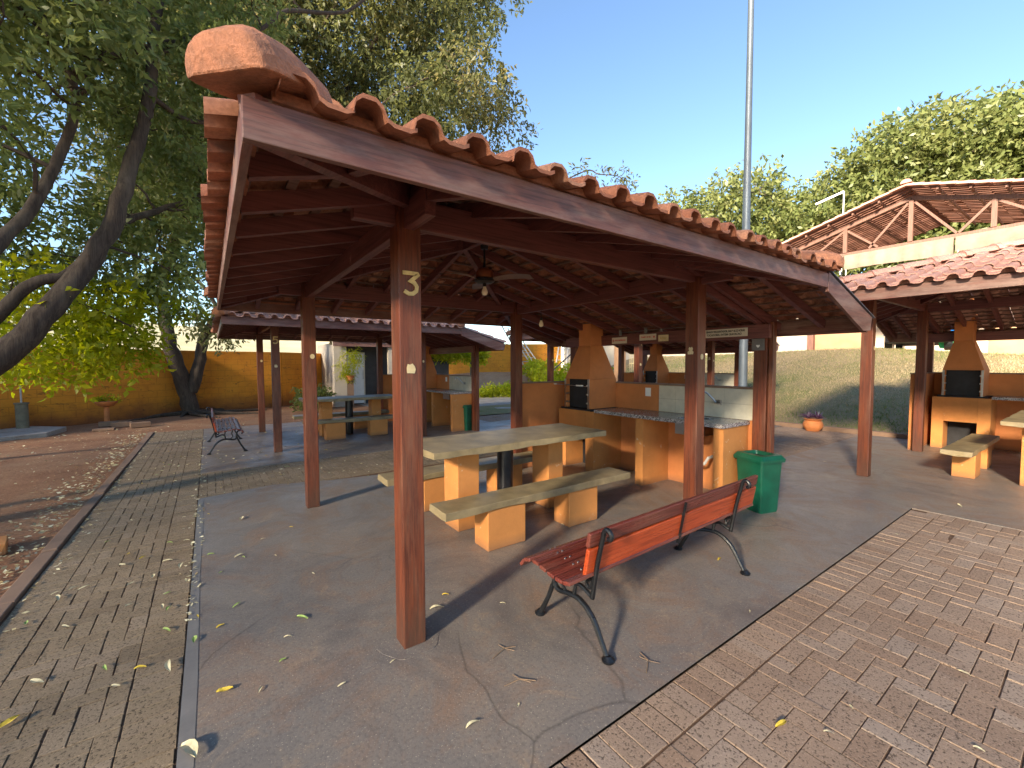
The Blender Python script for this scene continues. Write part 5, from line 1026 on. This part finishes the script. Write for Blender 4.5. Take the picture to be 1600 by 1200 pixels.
mb = MB(); mb.tube([(0, 0, .6), (-.02, 0, 3.2)], .018, 8); mb.build('rod', M['ladder'], t); mb = MB(); mb.lathe([(.04, 3.18), (.14, 3.3), (.12, 3.5), (.05, 3.58)], (-.02, 0, 0), 16); mb.build('lamp_head', M['white'], t, True)
mb = MB(); mb.hexa([(-8, 8.6, -.02), (-4.6, 11.1, -.02), (-3.85, 11.5, -.02), (-3.75, 12.6, -.02), (-4.5, 13.3, -.02), (-9.5, 9.0, -.02)], [(-8, 8.6, .10), (-4.6, 11.1, .10), (-3.85, 11.5, .10), (-3.75, 12.6, .10), (-4.5, 13.3, .10), (-9.5, 9.0, .10)])
tag(mb.build('stone_platform', masonry('pale_crazy_paving', (.36, .32, .28), dark=(.16, .13, .11), zdirt=False), bev=.01), 'low pale paved platform under the lamp rod at the left edge', 'platform')
mb = MB(); rough_slab(mb, -.45, .0, -.16, .12, .0, .09, 5); o = mb.build('orange_kerbstone', M['orange'], bev=.006); o.location = (-2.33, 3.3, 0); o.rotation_euler = (0, 0, R(12)); tag(o, 'short orange painted block end at the left photo edge', 'block')
# surface roots and twigs near the forked tree
mb = MB()
for a in range(7):
    an = R(200+a*38+random.uniform(-8, 8)); L_ = random.uniform(.9, 2.2)
    limb(mb, [(0, 0, .06), (math.cos(an)*L_*.4, math.sin(an)*L_*.4, .05), (math.cos(an+.25)*L_, math.sin(an+.25)*L_, -.01)], .10, .02, 7, .01)
o = mb.build('tree_roots', M['bark'], smooth=True); o.location = (-1.38, 15.15, 0); tag(o, 'surface roots spreading from the forked tree over the earth', 'roots')
# ================================================================ TOILET BUILDING
t = thing('service_building', 'low building with white door and tiled eave behind kiosk 5', 'building', (2.85, 14.6, 0))
mb = MB(); mb.box(.10, .56, 0, .3, 0, 2.45); mb.build('pillar', M['pinkwall'], t, bev=.01)
mb = MB(); mb.box(.552, 5.3, .9, 1.05, 0, 2.5); mb.build('wall', M['dark_block'], t); mb = MB(); mb.box(.30, .54, .32, 4, 0, 2.45); mb.build('wall', M['pinkwall'], t)
mb = MB(); mb.box(.562, .80, .0, .5, 0, 1.02); mb.build('low_wall', M['kerb'], t)
mb = MB(); mb.box(.72, 1.43, .86, .895, .03, 2.02); d = mb.build('door', M['white'], t, bev=.004)
mb = MB(); mb.box(.67, .715, .85, .897, 0, 2.08); mb.box(1.435, 1.48, .85, .897, 0, 2.08); mb.box(.716, 1.434, .85, .897, 2.03, 2.08); mb.build('frame', M['sign_pale'], d)
mb = MB(); mb.tube([(1.40, .84, 1.0), (1.40, .84, 1.35)], .016, 8); mb.build('handle', M['steel'], d)
text_part('lettering', 'USO EXCLUSIVO\nFUNCIONARIOS', .07, M['ink'], d, T(1.07, .857, 1.68) @ FACE_MY, .001, .30)
mb = MB(); mb.box(.05, 5.4, -.15, -.12, 2.28, 2.44); mb.build('fascia', M['fascia_x'], t)
mb = MB(); rd = random.Random(8); tiles_plane(mb, lambda u, v, z: (u, -.2+v, 2.47+.22*v+z), .0, 5.4, 0, 3.4, lambda u, v: True, rd); mb.build('roof_tiles', M['tile_pink'], t, True)
mb = MB(); mb.box(2.15, 2.3, -.05, .1, 0, 2.3); mb.build('post', M['pinkwall'], t)
mb = MB(); mb.box(2.31, 5.3, .5, .62, 0, 1.08); mb.box(2.31, 5.3, .48, .64, 1.081, 1.10); mb.build('low_wall', M['orange_deep'], t)
t = thing('hanging_fern', 'long trailing green fern in a clay pot on the pale pillar', 'hanging plant', (3.48, 14.45, 1.0))
mb = MB(); mb.lathe([(.06, -.02), (.10, .0), (.15, .16), (.16, .18), (.13, .18)], (0, 0, 0), 16); mb.build('pot', M['terracotta'], t, True)
leaf_cloud('fronds', [(0, 0, .25), (.05, 0, .45), (-.1, 0, .5), (.08, 0, .75), (-.05, 0, .9), (.1, 0, 1.05), (-.15, 0, .3), (.2, 0, .8), (0, 0, 1.12), (-.2, 0, .65), (.25, 0, 1.0)], M['leaf_bright'], 120, .14, .13, .022, t, .8, .9, twig=7, seed=6)
t = thing('shrub', 'low round shrub beside the pale pillar of the service building', 'shrub', (2.1, 14.0, 0))
leaf_cloud('foliage', [(rd.uniform(-.4, .4), rd.uniform(-.3, .3), rd.uniform(.15, .75)) for _ in range(16)], M['leaf_a'], 120, .2, .12, .06, t, .8, .1, twig=6, seed=16)
mb = MB(); mb.tube([(0, 0, 0), (0, 0, .5)], .03, 6); mb.build('stem', M['bark'], t)
# hedges at the foot of the dirt bank
for i, (x, y, n) in enumerate(((7.4, 16.9, 9), (8.9, 15.9, 13), (10.2, 15.3, 13), (11.4, 14.9, 12))):
    t = thing('hedge_plant', ['low leafy plant left in the row under the dirt bank', 'second leafy plant of the row under the dirt bank', 'third leafy plant of the row under the dirt bank', 'last leafy plant of the row under the dirt bank'][i], 'plant', (x, y, 0), 0, 'leafy plants under the dirt bank')
    leaf_cloud('foliage', [(rd.uniform(-.7, .7), rd.uniform(-.35, .35), rd.uniform(.08, .42)) for _ in range(n)], M['leaf_bright'], 130, .18, .13, .07, t, .7, .1, twig=6, seed=60+i)
    mb = MB(); mb.tube([(0, 0, 0), (.1, 0, .3)], .02, 5); mb.build('stem', M['bark'], t)
for i, (x, y, z, r, n) in enumerate(((13.6, 15.6, 1.0, .6, 18), (12.6, 13.2, .6, .6, 18), (11.4, 11.2, .35, .55, 16), (12.9, 12.0, .8, .5, 14), (14.6, 13.0, 1.2, .6, 16))):
    t = thing('garden_shrub', 'bright green shrub %s' % ['below the leaning ladders', 'left of the sloping handrail', 'behind the near chimney hood', 'against the pale garden wall', 'beside the barred gate'][i], 'shrub', (x, y, z-.3), 0, 'sunlit garden shrubs')
    leaf_cloud('foliage', [(rd.uniform(-r, r), rd.uniform(-r, r), rd.uniform(.1, .9)) for _ in range(n)], M['leaf_bright'], 130, .25, .15, .075, t, .8, .1, twig=6, seed=80+i)
    mb = MB(); mb.tube([(0, 0, 0), (.05, 0, .5)], .025, 5); mb.build('stem', M['bark'], t)
# overhanging bright foliage seen over kiosk 5's counter
t = thing('climbing_plant', 'green foliage strip seen above the counter of kiosk 5', 'plant', (8.4, 15.5, 0))
leaf_cloud('foliage', [(rd.uniform(-2.0, 1.6), rd.uniform(-.3, .3), rd.uniform(1.95, 2.35)) for _ in range(40)], M['leaf_bright'], 150, .25, .15, .07, t, .8, .3, twig=6, seed=91)
mb = MB(); mb.tube([(-1.2, 0, 0), (-1.2, 0, 2.1)], .03, 6); mb.tube([(.9, 0, 0), (.9, 0, 2.1)], .03, 6); mb.bar((-2.1, 0, 2.05), (1.7, 0, 2.05), .04, .04); mb.build('trellis', M['black'], t)
# ladders
def ladder(base, top, w, label):
    b = Vector(base); q = Vector(top); t = thing('ladder', label, 'ladder', b, 0, 'aluminium ladders against the wall'); d = q-b
    s = Vector((d.y, -d.x, 0)); s = Vector((.78, -.62, 0))*w/2
    mb = MB(); mb.bar(-s, d-s*.75, .07, .05); mb.bar(s, d+s*.75, .07, .05); mb.build('rails', M['ladder'], t)
    mb = MB(); n = 9
    for i in range(1, n):
        f = i/n; c = d*f; ss = s*(1-.25*f); mb.tube([c-ss, c+ss], .022, 6)
    mb.build('rungs', M['ladder'], t)
ladder((13.9, 16.5, 1.1), (12.9, 17.9, 3.9), .65, 'left aluminium ladder leaning on the orange wall')
ladder((14.15, 16.2, 1.1), (13.2, 17.7, 3.6), .5, 'second ladder overlapping the left ladder')
ladder((14.9, 15.4, 1.2), (15.8, 15.9, 3.9), .6, 'right aluminium ladder leaning towards the pale wall')
# gate and pillars
t = thing('barred_gate', 'pale barred gate between orange pillars behind the near counter', 'gate', (12.0, 8.75, 0))
mb = MB()
for i in range(9): mb.box(.22+.06*i, .235+.06*i, -.30-.04*i, -.285-.04*i, .95, 2.25)
for z in (1.0, 1.6, 2.2): mb.bar((.2, -.28, z), (.75, -.65, z), .02, .02)
mb.build('bars', M['cream'], t); mb = MB(); mb.box(-.15, .16, -.15, .16, .6, 2.4); mb.build('pillar', M['warm_wall'], t)
mb = MB(); mb.tube([(8.2, 8.44, 0), (8.18, 8.46, 1.25), (9.6, 8.3, 2.3)], .022, 8); tag(mb.build('handrail', M['grey_plate']), 'sloping grey handrail by the garden shrubs', 'handrail')
# ================================================================ RIGHT SIDE
t = thing('steel_pole', 'very tall pale steel pole rising behind the near kiosk roof', 'pole', (7.12, 1.70, 0))
mb = MB(); mb.tube([(0, 0, 0), (0, 0, 3), (0, 0, 6), (0, 0, 11.5)], [.075, .07, .055, .035], 16); mb.build('shaft', M['pole'], t, True)
mb = MB(); mb.lathe([(.16, 0), (.16, .015), (.09, .02)], (0, 0, 0), 16); mb.build('base_plate', M['grey_plate'], t)
def fleshy(name, label, loc, potw=.18):
    t = thing(name, label, 'plant pot', loc)
    k = potw/.18
    mb = MB(); mb.lathe([(.13*k, 0), (.185*k, .07), (.205*k, .15), (.18*k, .22), (.15*k, .245), (.19*k, .275), (.19*k, .285), (.14*k, .285)], (0, 0, 0), 26); mb.build('pot', M['terracotta'], t, True)
    mb = MB(); r_ = random.Random(3)
    for cx in (-.10, .10):
        for i in range(30):
            a = r_.uniform(0, 6.28); el = r_.uniform(.25, 1.35); L_ = r_.uniform(.14, .24); d = Vector((math.cos(a)*math.cos(el), math.sin(a)*math.cos(el), math.sin(el))); s = d.cross(Vector((0, 0, 1))).normalized()*.02
            b = Vector((0, -cx, .29)); m1 = b+d*L_*.5; e = b+d*L_+Vector((0, 0, -.02))
            mb.add([b-s*.6, b+s*.6, m1+s, e, m1-s], [(0, 1, 2, 3, 4)], r_.random())
    mb.build('plant', M['purple_leaf'], t)
fleshy('potted_plant', 'terracotta pot with purple spiky plants on the lawn kerb', (10.72, 1.84, 0))
# restaurant hall
t = thing('restaurant_hall', 'sunlit hall with open truss gable and rolled cream blinds', 'building', (22, 2.67, 2.0))
def Y(y): return y-2.67
mb = MB(); mb.box(-.02, .10, -12, 9.5, 4.22, 4.38); mb.build('tie_beam', M['roofwood'], t)
mb = MB(); mb.bar((0, 0, 6.08), (0, 10.5, 3.03), .12, .16); mb.bar((0, 0, 6.08), (0, -10.5, 3.03), .12, .16); mb.build('top_chords', M['roofwood'], t)
for i, (yb, yt) in enumerate(((0, 0), (2.13, 2.13), (-2.22, -2.22), (-4.4, -4.4), (4.3, 4.3))):
    mb = MB(); mb.box(-.06, .06, yb-.07, yb+.07, 4.38, 6.0-.29*abs(yb)); mb.build('truss_post', M['roofwood'], t)
for a, b in (((.1, 5.9), (1.3, 4.4)), ((-.1, 5.9), (-1.3, 4.4)), ((2.05, 5.3), (1.0, 4.4)), ((2.2, 5.3), (3.4, 4.4)), ((-2.15, 5.3), (-1.35, 4.4)), ((-2.3, 5.3), (-3.5, 4.4)), ((-4.3, 4.7), (-3.6, 4.4))):
    mb = MB(); mb.bar((0, a[0], a[1]), (0, b[0], b[1]), .07, .08); mb.build('truss_brace', M['roofwood'], t)
mb = MB(); rd = random.Random(15)
tiles_plane(mb, lambda u, v, z: (u, 10.6-v, 3.30+.29*v+z), -.8, 6.8, 0, 10.6, lambda u, v: True, rd, .28, .5)
tiles_plane(mb, lambda u, v, z: (u, -10.6+v, 3.30+.29*v+z), -.8, 6.8, 0, 10.6, lambda u, v: True, rd, .28, .5)
mb.build('roof_tiles', M['tile_hall'], t, True)
mb = MB(); arch_row(mb, (-.74, 10.6, 3.36), (-.74, .0, 6.42), .13, 24, rd=rd); arch_row(mb, (-.74, -10.6, 3.36), (-.74, .0, 6.42), .13, 24, rd=rd); arch_row(mb, (-.9, 0, 6.5), (6.9, 0, 6.5), .15, 14, rd=rd); mb.build('ridge_tiles', M['tile_pink'], t, True)
mb = MB()
for k in range(12):
    v = .4+.85*k; z = 3.22+.29*v; mb.bar((-.7, 10.6-v, z), (6.6, 10.6-v, z), .06, .09); mb.bar((-.7, -10.6+v, z), (6.6, -10.6+v, z), .06, .09)
mb.build('purlins', M['roofwood'], t)
for (y0, y1, za, zb) in ((2.15, 3.9, 3.72, 4.24), (-1.25, 2.1, 3.62, 4.24), (-6.5, -1.30, 3.72, 4.24), (3.95, 8.5, 3.74, 4.24)):
    mb = MB(); n = 26; ring = []
    for i in range(n+1):
        y = y0+(y1-y0)*i/n; w = .03*math.sin(i*1.7)+.02*math.sin(i*.6); ring.append((y, w))
    vs = []
    for y, w in ring: vs += [(-.16+w*.6, y, zb), (-.22+w, y, (za+zb)/2), (-.17+w, y, za+.03*math.sin(y*1.4)), (-.10, y, za+.02), (-.10, y, zb)]
    fs = []
    for i in range(n):
        for k in range(5): fs.append((i*5+k, i*5+(k+1) % 5, (i+1)*5+(k+1) % 5, (i+1)*5+k))
    fs += [tuple(range(5)), tuple(reversed(range(n*5, n*5+5)))]
    mb.add(vs, fs); bl = mb.build('rolled_blind', M['tarp'], t, True)
    mb = MB(); mb.tube([(-.2, y0+.08, za), (-.2, y0+.08, za-.28)], .018, 6); mb.tube([(-.2, y1-.08, za), (-.2, y1-.08, za-.24)], .018, 6); mb.build('cord', M['white'], bl)
for i, y in enumerate((9.2, 6.0, -3.9)):
    mb = MB(); mb.box(-.1, .12, y-2.67-.12, y-2.67+.12, -.2, 4.2); mb.build('column', M['roofwood'], t)
mb = MB(); mb.box(.14, .30, 1.25, 3.22, -.3, 1.5); mb.build('low_wall', M['warm_wall'], t)
mb = MB(); mb.box(.14, .30, 3.5, 16, -.3, 1.6); mb.build('side_wall', M['pinkwall'], t)
mb = MB(); mb.box(.14, .30, -12, -2.2, -.3, 1.0); mb.build('low_wall', M['warm_wall'], t)
mb = MB(); mb.box(6.4, 6.6, -10.5, 10.5, -.3, 3.2); mb.build('back_wall', M['pinkwall'], t)
# covered car, skip
t = thing('covered_car', 'dark car under a bright blue tarp on the terrace', 'car', (19.6, 1.72, 1.98), R(6))
mb = MB(); mb.prism([(-1.9, .25), (1.9, .25), (1.95, .6), (1.2, .75), (.7, 1.18), (-.9, 1.2), (-1.5, .8), (-1.95, .7)], 1, -.75, .75); mb.build('body', M['black'], t, bev=.06)
for x in (-1.2, 1.2):
    for y in (-.72, .72): mb = MB(); mb.tube([(x, y-.1, .3), (x, y+.1, .3)], .3, 18); mb.build('wheel', M['black'], t)
mb = MB(); n = 14; vs = []
prof = [(-1.5, .84), (-.95, 1.26), (0, 1.27), (.72, 1.24), (1.22, .82), (1.9, .68)]
for j in range(9):
    y = -.85+1.7*j/8; dr = .34*max(0, abs(y)-.62)/.23
    for x, z in prof: vs.append((x, y, z-dr+.02*math.sin(9*y+4*x)))
fs = [(j*6+k, j*6+k+1, (j+1)*6+k+1, (j+1)*6+k) for j in range(8) for k in range(5)]
mb.add(vs, fs); o = mb.build('tarp', M['blue_tarp'], t, True); md = o.modifiers.new('solid', 'SOLIDIFY'); md.thickness = .01
t = thing('green_skip', 'green box bin on the terrace left of the right chimney', 'bin', (18.6, .72, 1.95))
mb = MB(); mb.hexa(ring4(-.3, .3, -.35, .35, .1), ring4(-.38, .38, -.42, .42, .55)); mb.build('body', simple('bright_green', (.02, .42, .18), .5), t, bev=.02); mb = MB(); mb.box(-.4, .4, -.44, .44, .552, .6); mb.build('lid', M['green_bin'], t, bev=.01)
t = thing('street_lamp', 'street lamp with long angled arm above the hall roof', 'street lamp', (29.3, 7.2, 1.9))
mb = MB(); mb.tube([(0, 0, 0), (0, 0, 9.55)], .04, 8); mb.build('pole', M['ladder'], t)
mb = MB(); mb.bar((0, 0, 9.53), (-.4, 1.25, 9.1), .13, .10); mb.build('arm', M['ladder'], t)
for i, (x, y, m_, lb) in enumerate(((13.0, .55, 'blue_tarp', 'small blue scrap lying on the dry lawn'), (12.4, -.2, 'white', 'pale scrap lying on the lawn by the right kiosk post'), (12.7, -.25, 'white', 'white paper scrap on the lawn behind the right kiosk'))):
    mb = MB(); mb.add([(-.08, -.04, 0), (.06, -.06, .02), (.10, .03, .03), (.0, .07, .015), (-.07, .04, .03)], [(0, 1, 2, 3, 4)]); o = mb.build('litter_scrap', M[m_]); o.location = (x, y, lawn_z(x, y)+.03); md = o.modifiers.new('s', 'SOLIDIFY'); md.thickness = .004; tag(o, lb, 'litter', 'scraps on the lawn')
# ================================================================ FALLEN LEAVES
def leaf_mesh(nm, mat, L_, w, bend, sd):
    r_ = random.Random(sd); n = 5; vs = []
    for i in range(n+1):
        q = i/n; ww = w*math.sin(math.pi*min(1, q*.94+.03))**.7*.5+.0006; z = .004+bend*math.sin(math.pi*q)*.5+.004*r_.random(); b = .012*math.sin(q*2.2+sd)
        vs += [(L_*(q-.5), b-ww, z+.006*q), (L_*(q-.5), b, z-.002), (L_*(q-.5), b+ww, z+.004)]
    fs = []
    for i in range(n): fs += [(3*i, 3*i+3, 3*i+4, 3*i+1), (3*i+1, 3*i+4, 3*i+5, 3*i+2)]
    mb = MB(); mb.add(vs, fs); return mb.mesh(nm, mat)
LM = {k: [leaf_mesh('fallen_leaf', M[k], L_, w, b, s) for L_, w, b, s in ((.075, .028, .012, 1), (.06, .026, .006, 2), (.09, .024, .018, 3))] for k in ('leaf_yellow', 'leaf_pale', 'leaf_green')}
def put_leaf(x, y, k, a=None, sc=1.0, z=.002, label=None):
    o = bpy.data.objects.new('fallen_leaf', random.choice(LM[k])); COL.objects.link(o); o.location = (x, y, z); o.scale = (sc, sc, sc)
    o.rotation_euler = (random.uniform(-.12, .12), random.uniform(-.1, .1), random.uniform(0, 6.28) if a is None else a)
    tag(o, label or 'small dry leaf fallen on the paving', 'leaf', 'fallen leaves on the paving')
put_leaf(-0.83, 0.22, 'leaf_yellow', None, 1.10, .004, 'big yellow leaf on the slab near the left strip')
put_leaf(-0.41, 0.67, 'leaf_green', None, 0.90, .004, 'single green leaf on the slab left of the big post')
put_leaf(-0.97, -0.10, 'leaf_pale', None, 1.70, .004, 'large pale leaf at the bottom edge on the cement strip')
put_leaf(-1.06, 0.60, 'leaf_pale', None, 1.10, .004, 'pale curled leaf on the left path near the strip')
put_leaf(-0.97, 0.79, 'leaf_green', None, 0.90, .004, 'green leaf lying across the left cement strip')
put_leaf(-1.63, 0.56, 'leaf_yellow', None, 1.10, .004, 'orange leaf cut by the left photo edge')
put_leaf(-1.60, 0.85, 'leaf_pale', None, 0.90, .004, 'pale leaf on the left pavers near the bottom edge')
put_leaf(0.06, -0.66, 'leaf_pale', None, 0.75, .004, 'pale pointed leaf on the slab at bottom centre')
put_leaf(0.32, 0.26, 'leaf_pale', None, 1.00, .004, 'crumpled pale leaf right of the big post base')
put_leaf(0.44, 0.38, 'leaf_yellow', None, 0.60, .004, 'small yellow leaf behind the crumpled pale leaf')
put_leaf(2.49, -0.43, 'leaf_yellow', None, 0.80, .004, 'yellow leaf under the red bench')
put_leaf(1.17, -1.44, 'leaf_yellow', None, 0.80, .004, 'yellow leaf on the right brick paving')
put_leaf(2.28, -1.85, 'leaf_pale', None, 0.60)
put_leaf(5.92, -1.29, 'leaf_pale', None, 1.20)
put_leaf(-1.07, 2.00, 'leaf_pale', None, 1.00)
put_leaf(-1.24, 1.90, 'leaf_pale', None, 0.90)
put_leaf(-0.63, 2.94, 'leaf_pale', None, 1.20)
put_leaf(-0.69, 1.95, 'leaf_pale', None, 0.80)
put_leaf(-1.36, 1.86, 'leaf_pale', None, 0.80)
put_leaf(-1.61, 1.41, 'leaf_pale', None, 0.80)
put_leaf(0.71, 0.07, 'leaf_pale', None, 0.40)
put_leaf(-1.75, 1.89, 'leaf_pale', None, 1.00)
put_leaf(-1.46, 2.29, 'leaf_pale', None, 0.90)
put_leaf(-1.10, 1.01, 'leaf_green', None, 0.80)
put_leaf(1.54, -1.59, 'leaf_pale', None, 0.40)
rd = random.Random(31)
for i in range(115):
    x = rd.uniform(-1.9, 1.6) if i % 3 else rd.uniform(-1.9, -.6); y = rd.uniform(1.2, 9.5) if i % 4 else rd.uniform(-.5, 3)
    if x > -.2 and y < 3.2: continue
    put_leaf(x, y, rd.choice(['leaf_pale', 'leaf_pale', 'leaf_green', 'leaf_yellow', 'leaf_pale']), None, rd.uniform(.35, .8), .002)
for i in range(26): put_leaf(rd.uniform(-.5, 8.5), rd.uniform(-3, 2.5) if i % 2 else rd.uniform(-1.2, .9), 'leaf_pale', None, rd.uniform(.3, .6), .003)
def litter(name, n, fn, label, seed, L_=.055, W_=.022):
    g = np.random.default_rng(seed); P = np.array([fn(g) for _ in range(n)]); an = g.uniform(0, 6.28, n)
    ax = np.stack([np.cos(an), np.sin(an), g.normal(0, .15, n)], 1); wv = np.stack([-np.sin(an), np.cos(an), g.normal(0, .35, n)], 1); s = g.uniform(.5, 1.3, n)[:, None]
    V = np.stack([P-ax*L_*.5*s, P+wv*W_*.5*s, P+ax*L_*.5*s, P-wv*W_*.5*s], 1).reshape(-1, 3)
    me = bpy.data.meshes.new(name); me.vertices.add(4*n); me.vertices.foreach_set('co', V.ravel()); me.loops.add(4*n); me.loops.foreach_set('vertex_index', np.arange(4*n, dtype=np.int32))
    me.polygons.add(n); me.polygons.foreach_set('loop_start', np.arange(0, 4*n, 4, dtype=np.int32)); me.polygons.foreach_set('loop_total', np.full(n, 4, dtype=np.int32)); me.update()
    a = me.attributes.new('tint', 'FLOAT', 'FACE'); a.data.foreach_set('value', g.uniform(0, 1, n).astype(np.float32)); me.materials.append(M['litter'])
    o = bpy.data.objects.new(name, me); COL.objects.link(o); tag(o, label, 'leaf litter', kind='stuff')
def f1(g):
    if g.random() < .6: x = -2.08-abs(g.normal(0, .22)); y = g.uniform(-2, 10.8)
    else: x = g.uniform(-6, -2.1); y = g.uniform(0, 12)
    return (x, y, .010+.018*hn(x, y)+(0 if x > -2.5 else .015)+g.uniform(.0, .02))
litter('leaf_litter', 2400, f1, 'pale dry leaf litter gathered along the kerb of the dirt bed', 5)
def f2(g): return (g.uniform(-2, 1.5), g.uniform(4, 12), .006+g.uniform(0, .006))
litter('leaf_litter', 420, f2, 'scattered small leaves on the pavers by kiosk 5', 6, .045, .02)
def f3(g):
    if g.random() < .6: return (-1.0+g.normal(0, .035), g.uniform(1.0, 9.5), .005+g.uniform(0, .006))
    return (-1.93+abs(g.normal(0, .05)), g.uniform(-.5, 10), .003+g.uniform(0, .008))
litter('leaf_litter', 520, f3, 'small leaf bits gathered along the path joint and kerb', 12, .035, .014)
for i, (x, y, pts, lb) in enumerate(((.36, -.35, [(0, 0), (.10, .03), (.16, .01)], 'dry twig on the slab right of the big post'), (.30, -.55, [(0, 0), (.09, -.01), (.15, -.06)], 'forked dry twig nearest the paving edge'), (.95, -.9, [(0, 0), (.08, .05), (.10, .12)], 'thin twig near the rear leg of the red bench'))):
    mb = MB(); mb.tube([(a, b, .006+.004*(k % 2)) for k, (a, b) in enumerate(pts)], .0025, 5); a, b = pts[1]; mb.tube([(a, b, .008), (a+.03, b-.05, .010)], .0018, 5); mb.tube([(a, b, .008), (a-.01, b+.05, .006)], .0018, 5)
    o = mb.build('twig', M['twig']); o.location = (x, y, 0); tag(o, lb, 'twig', 'dry twigs on the slab')
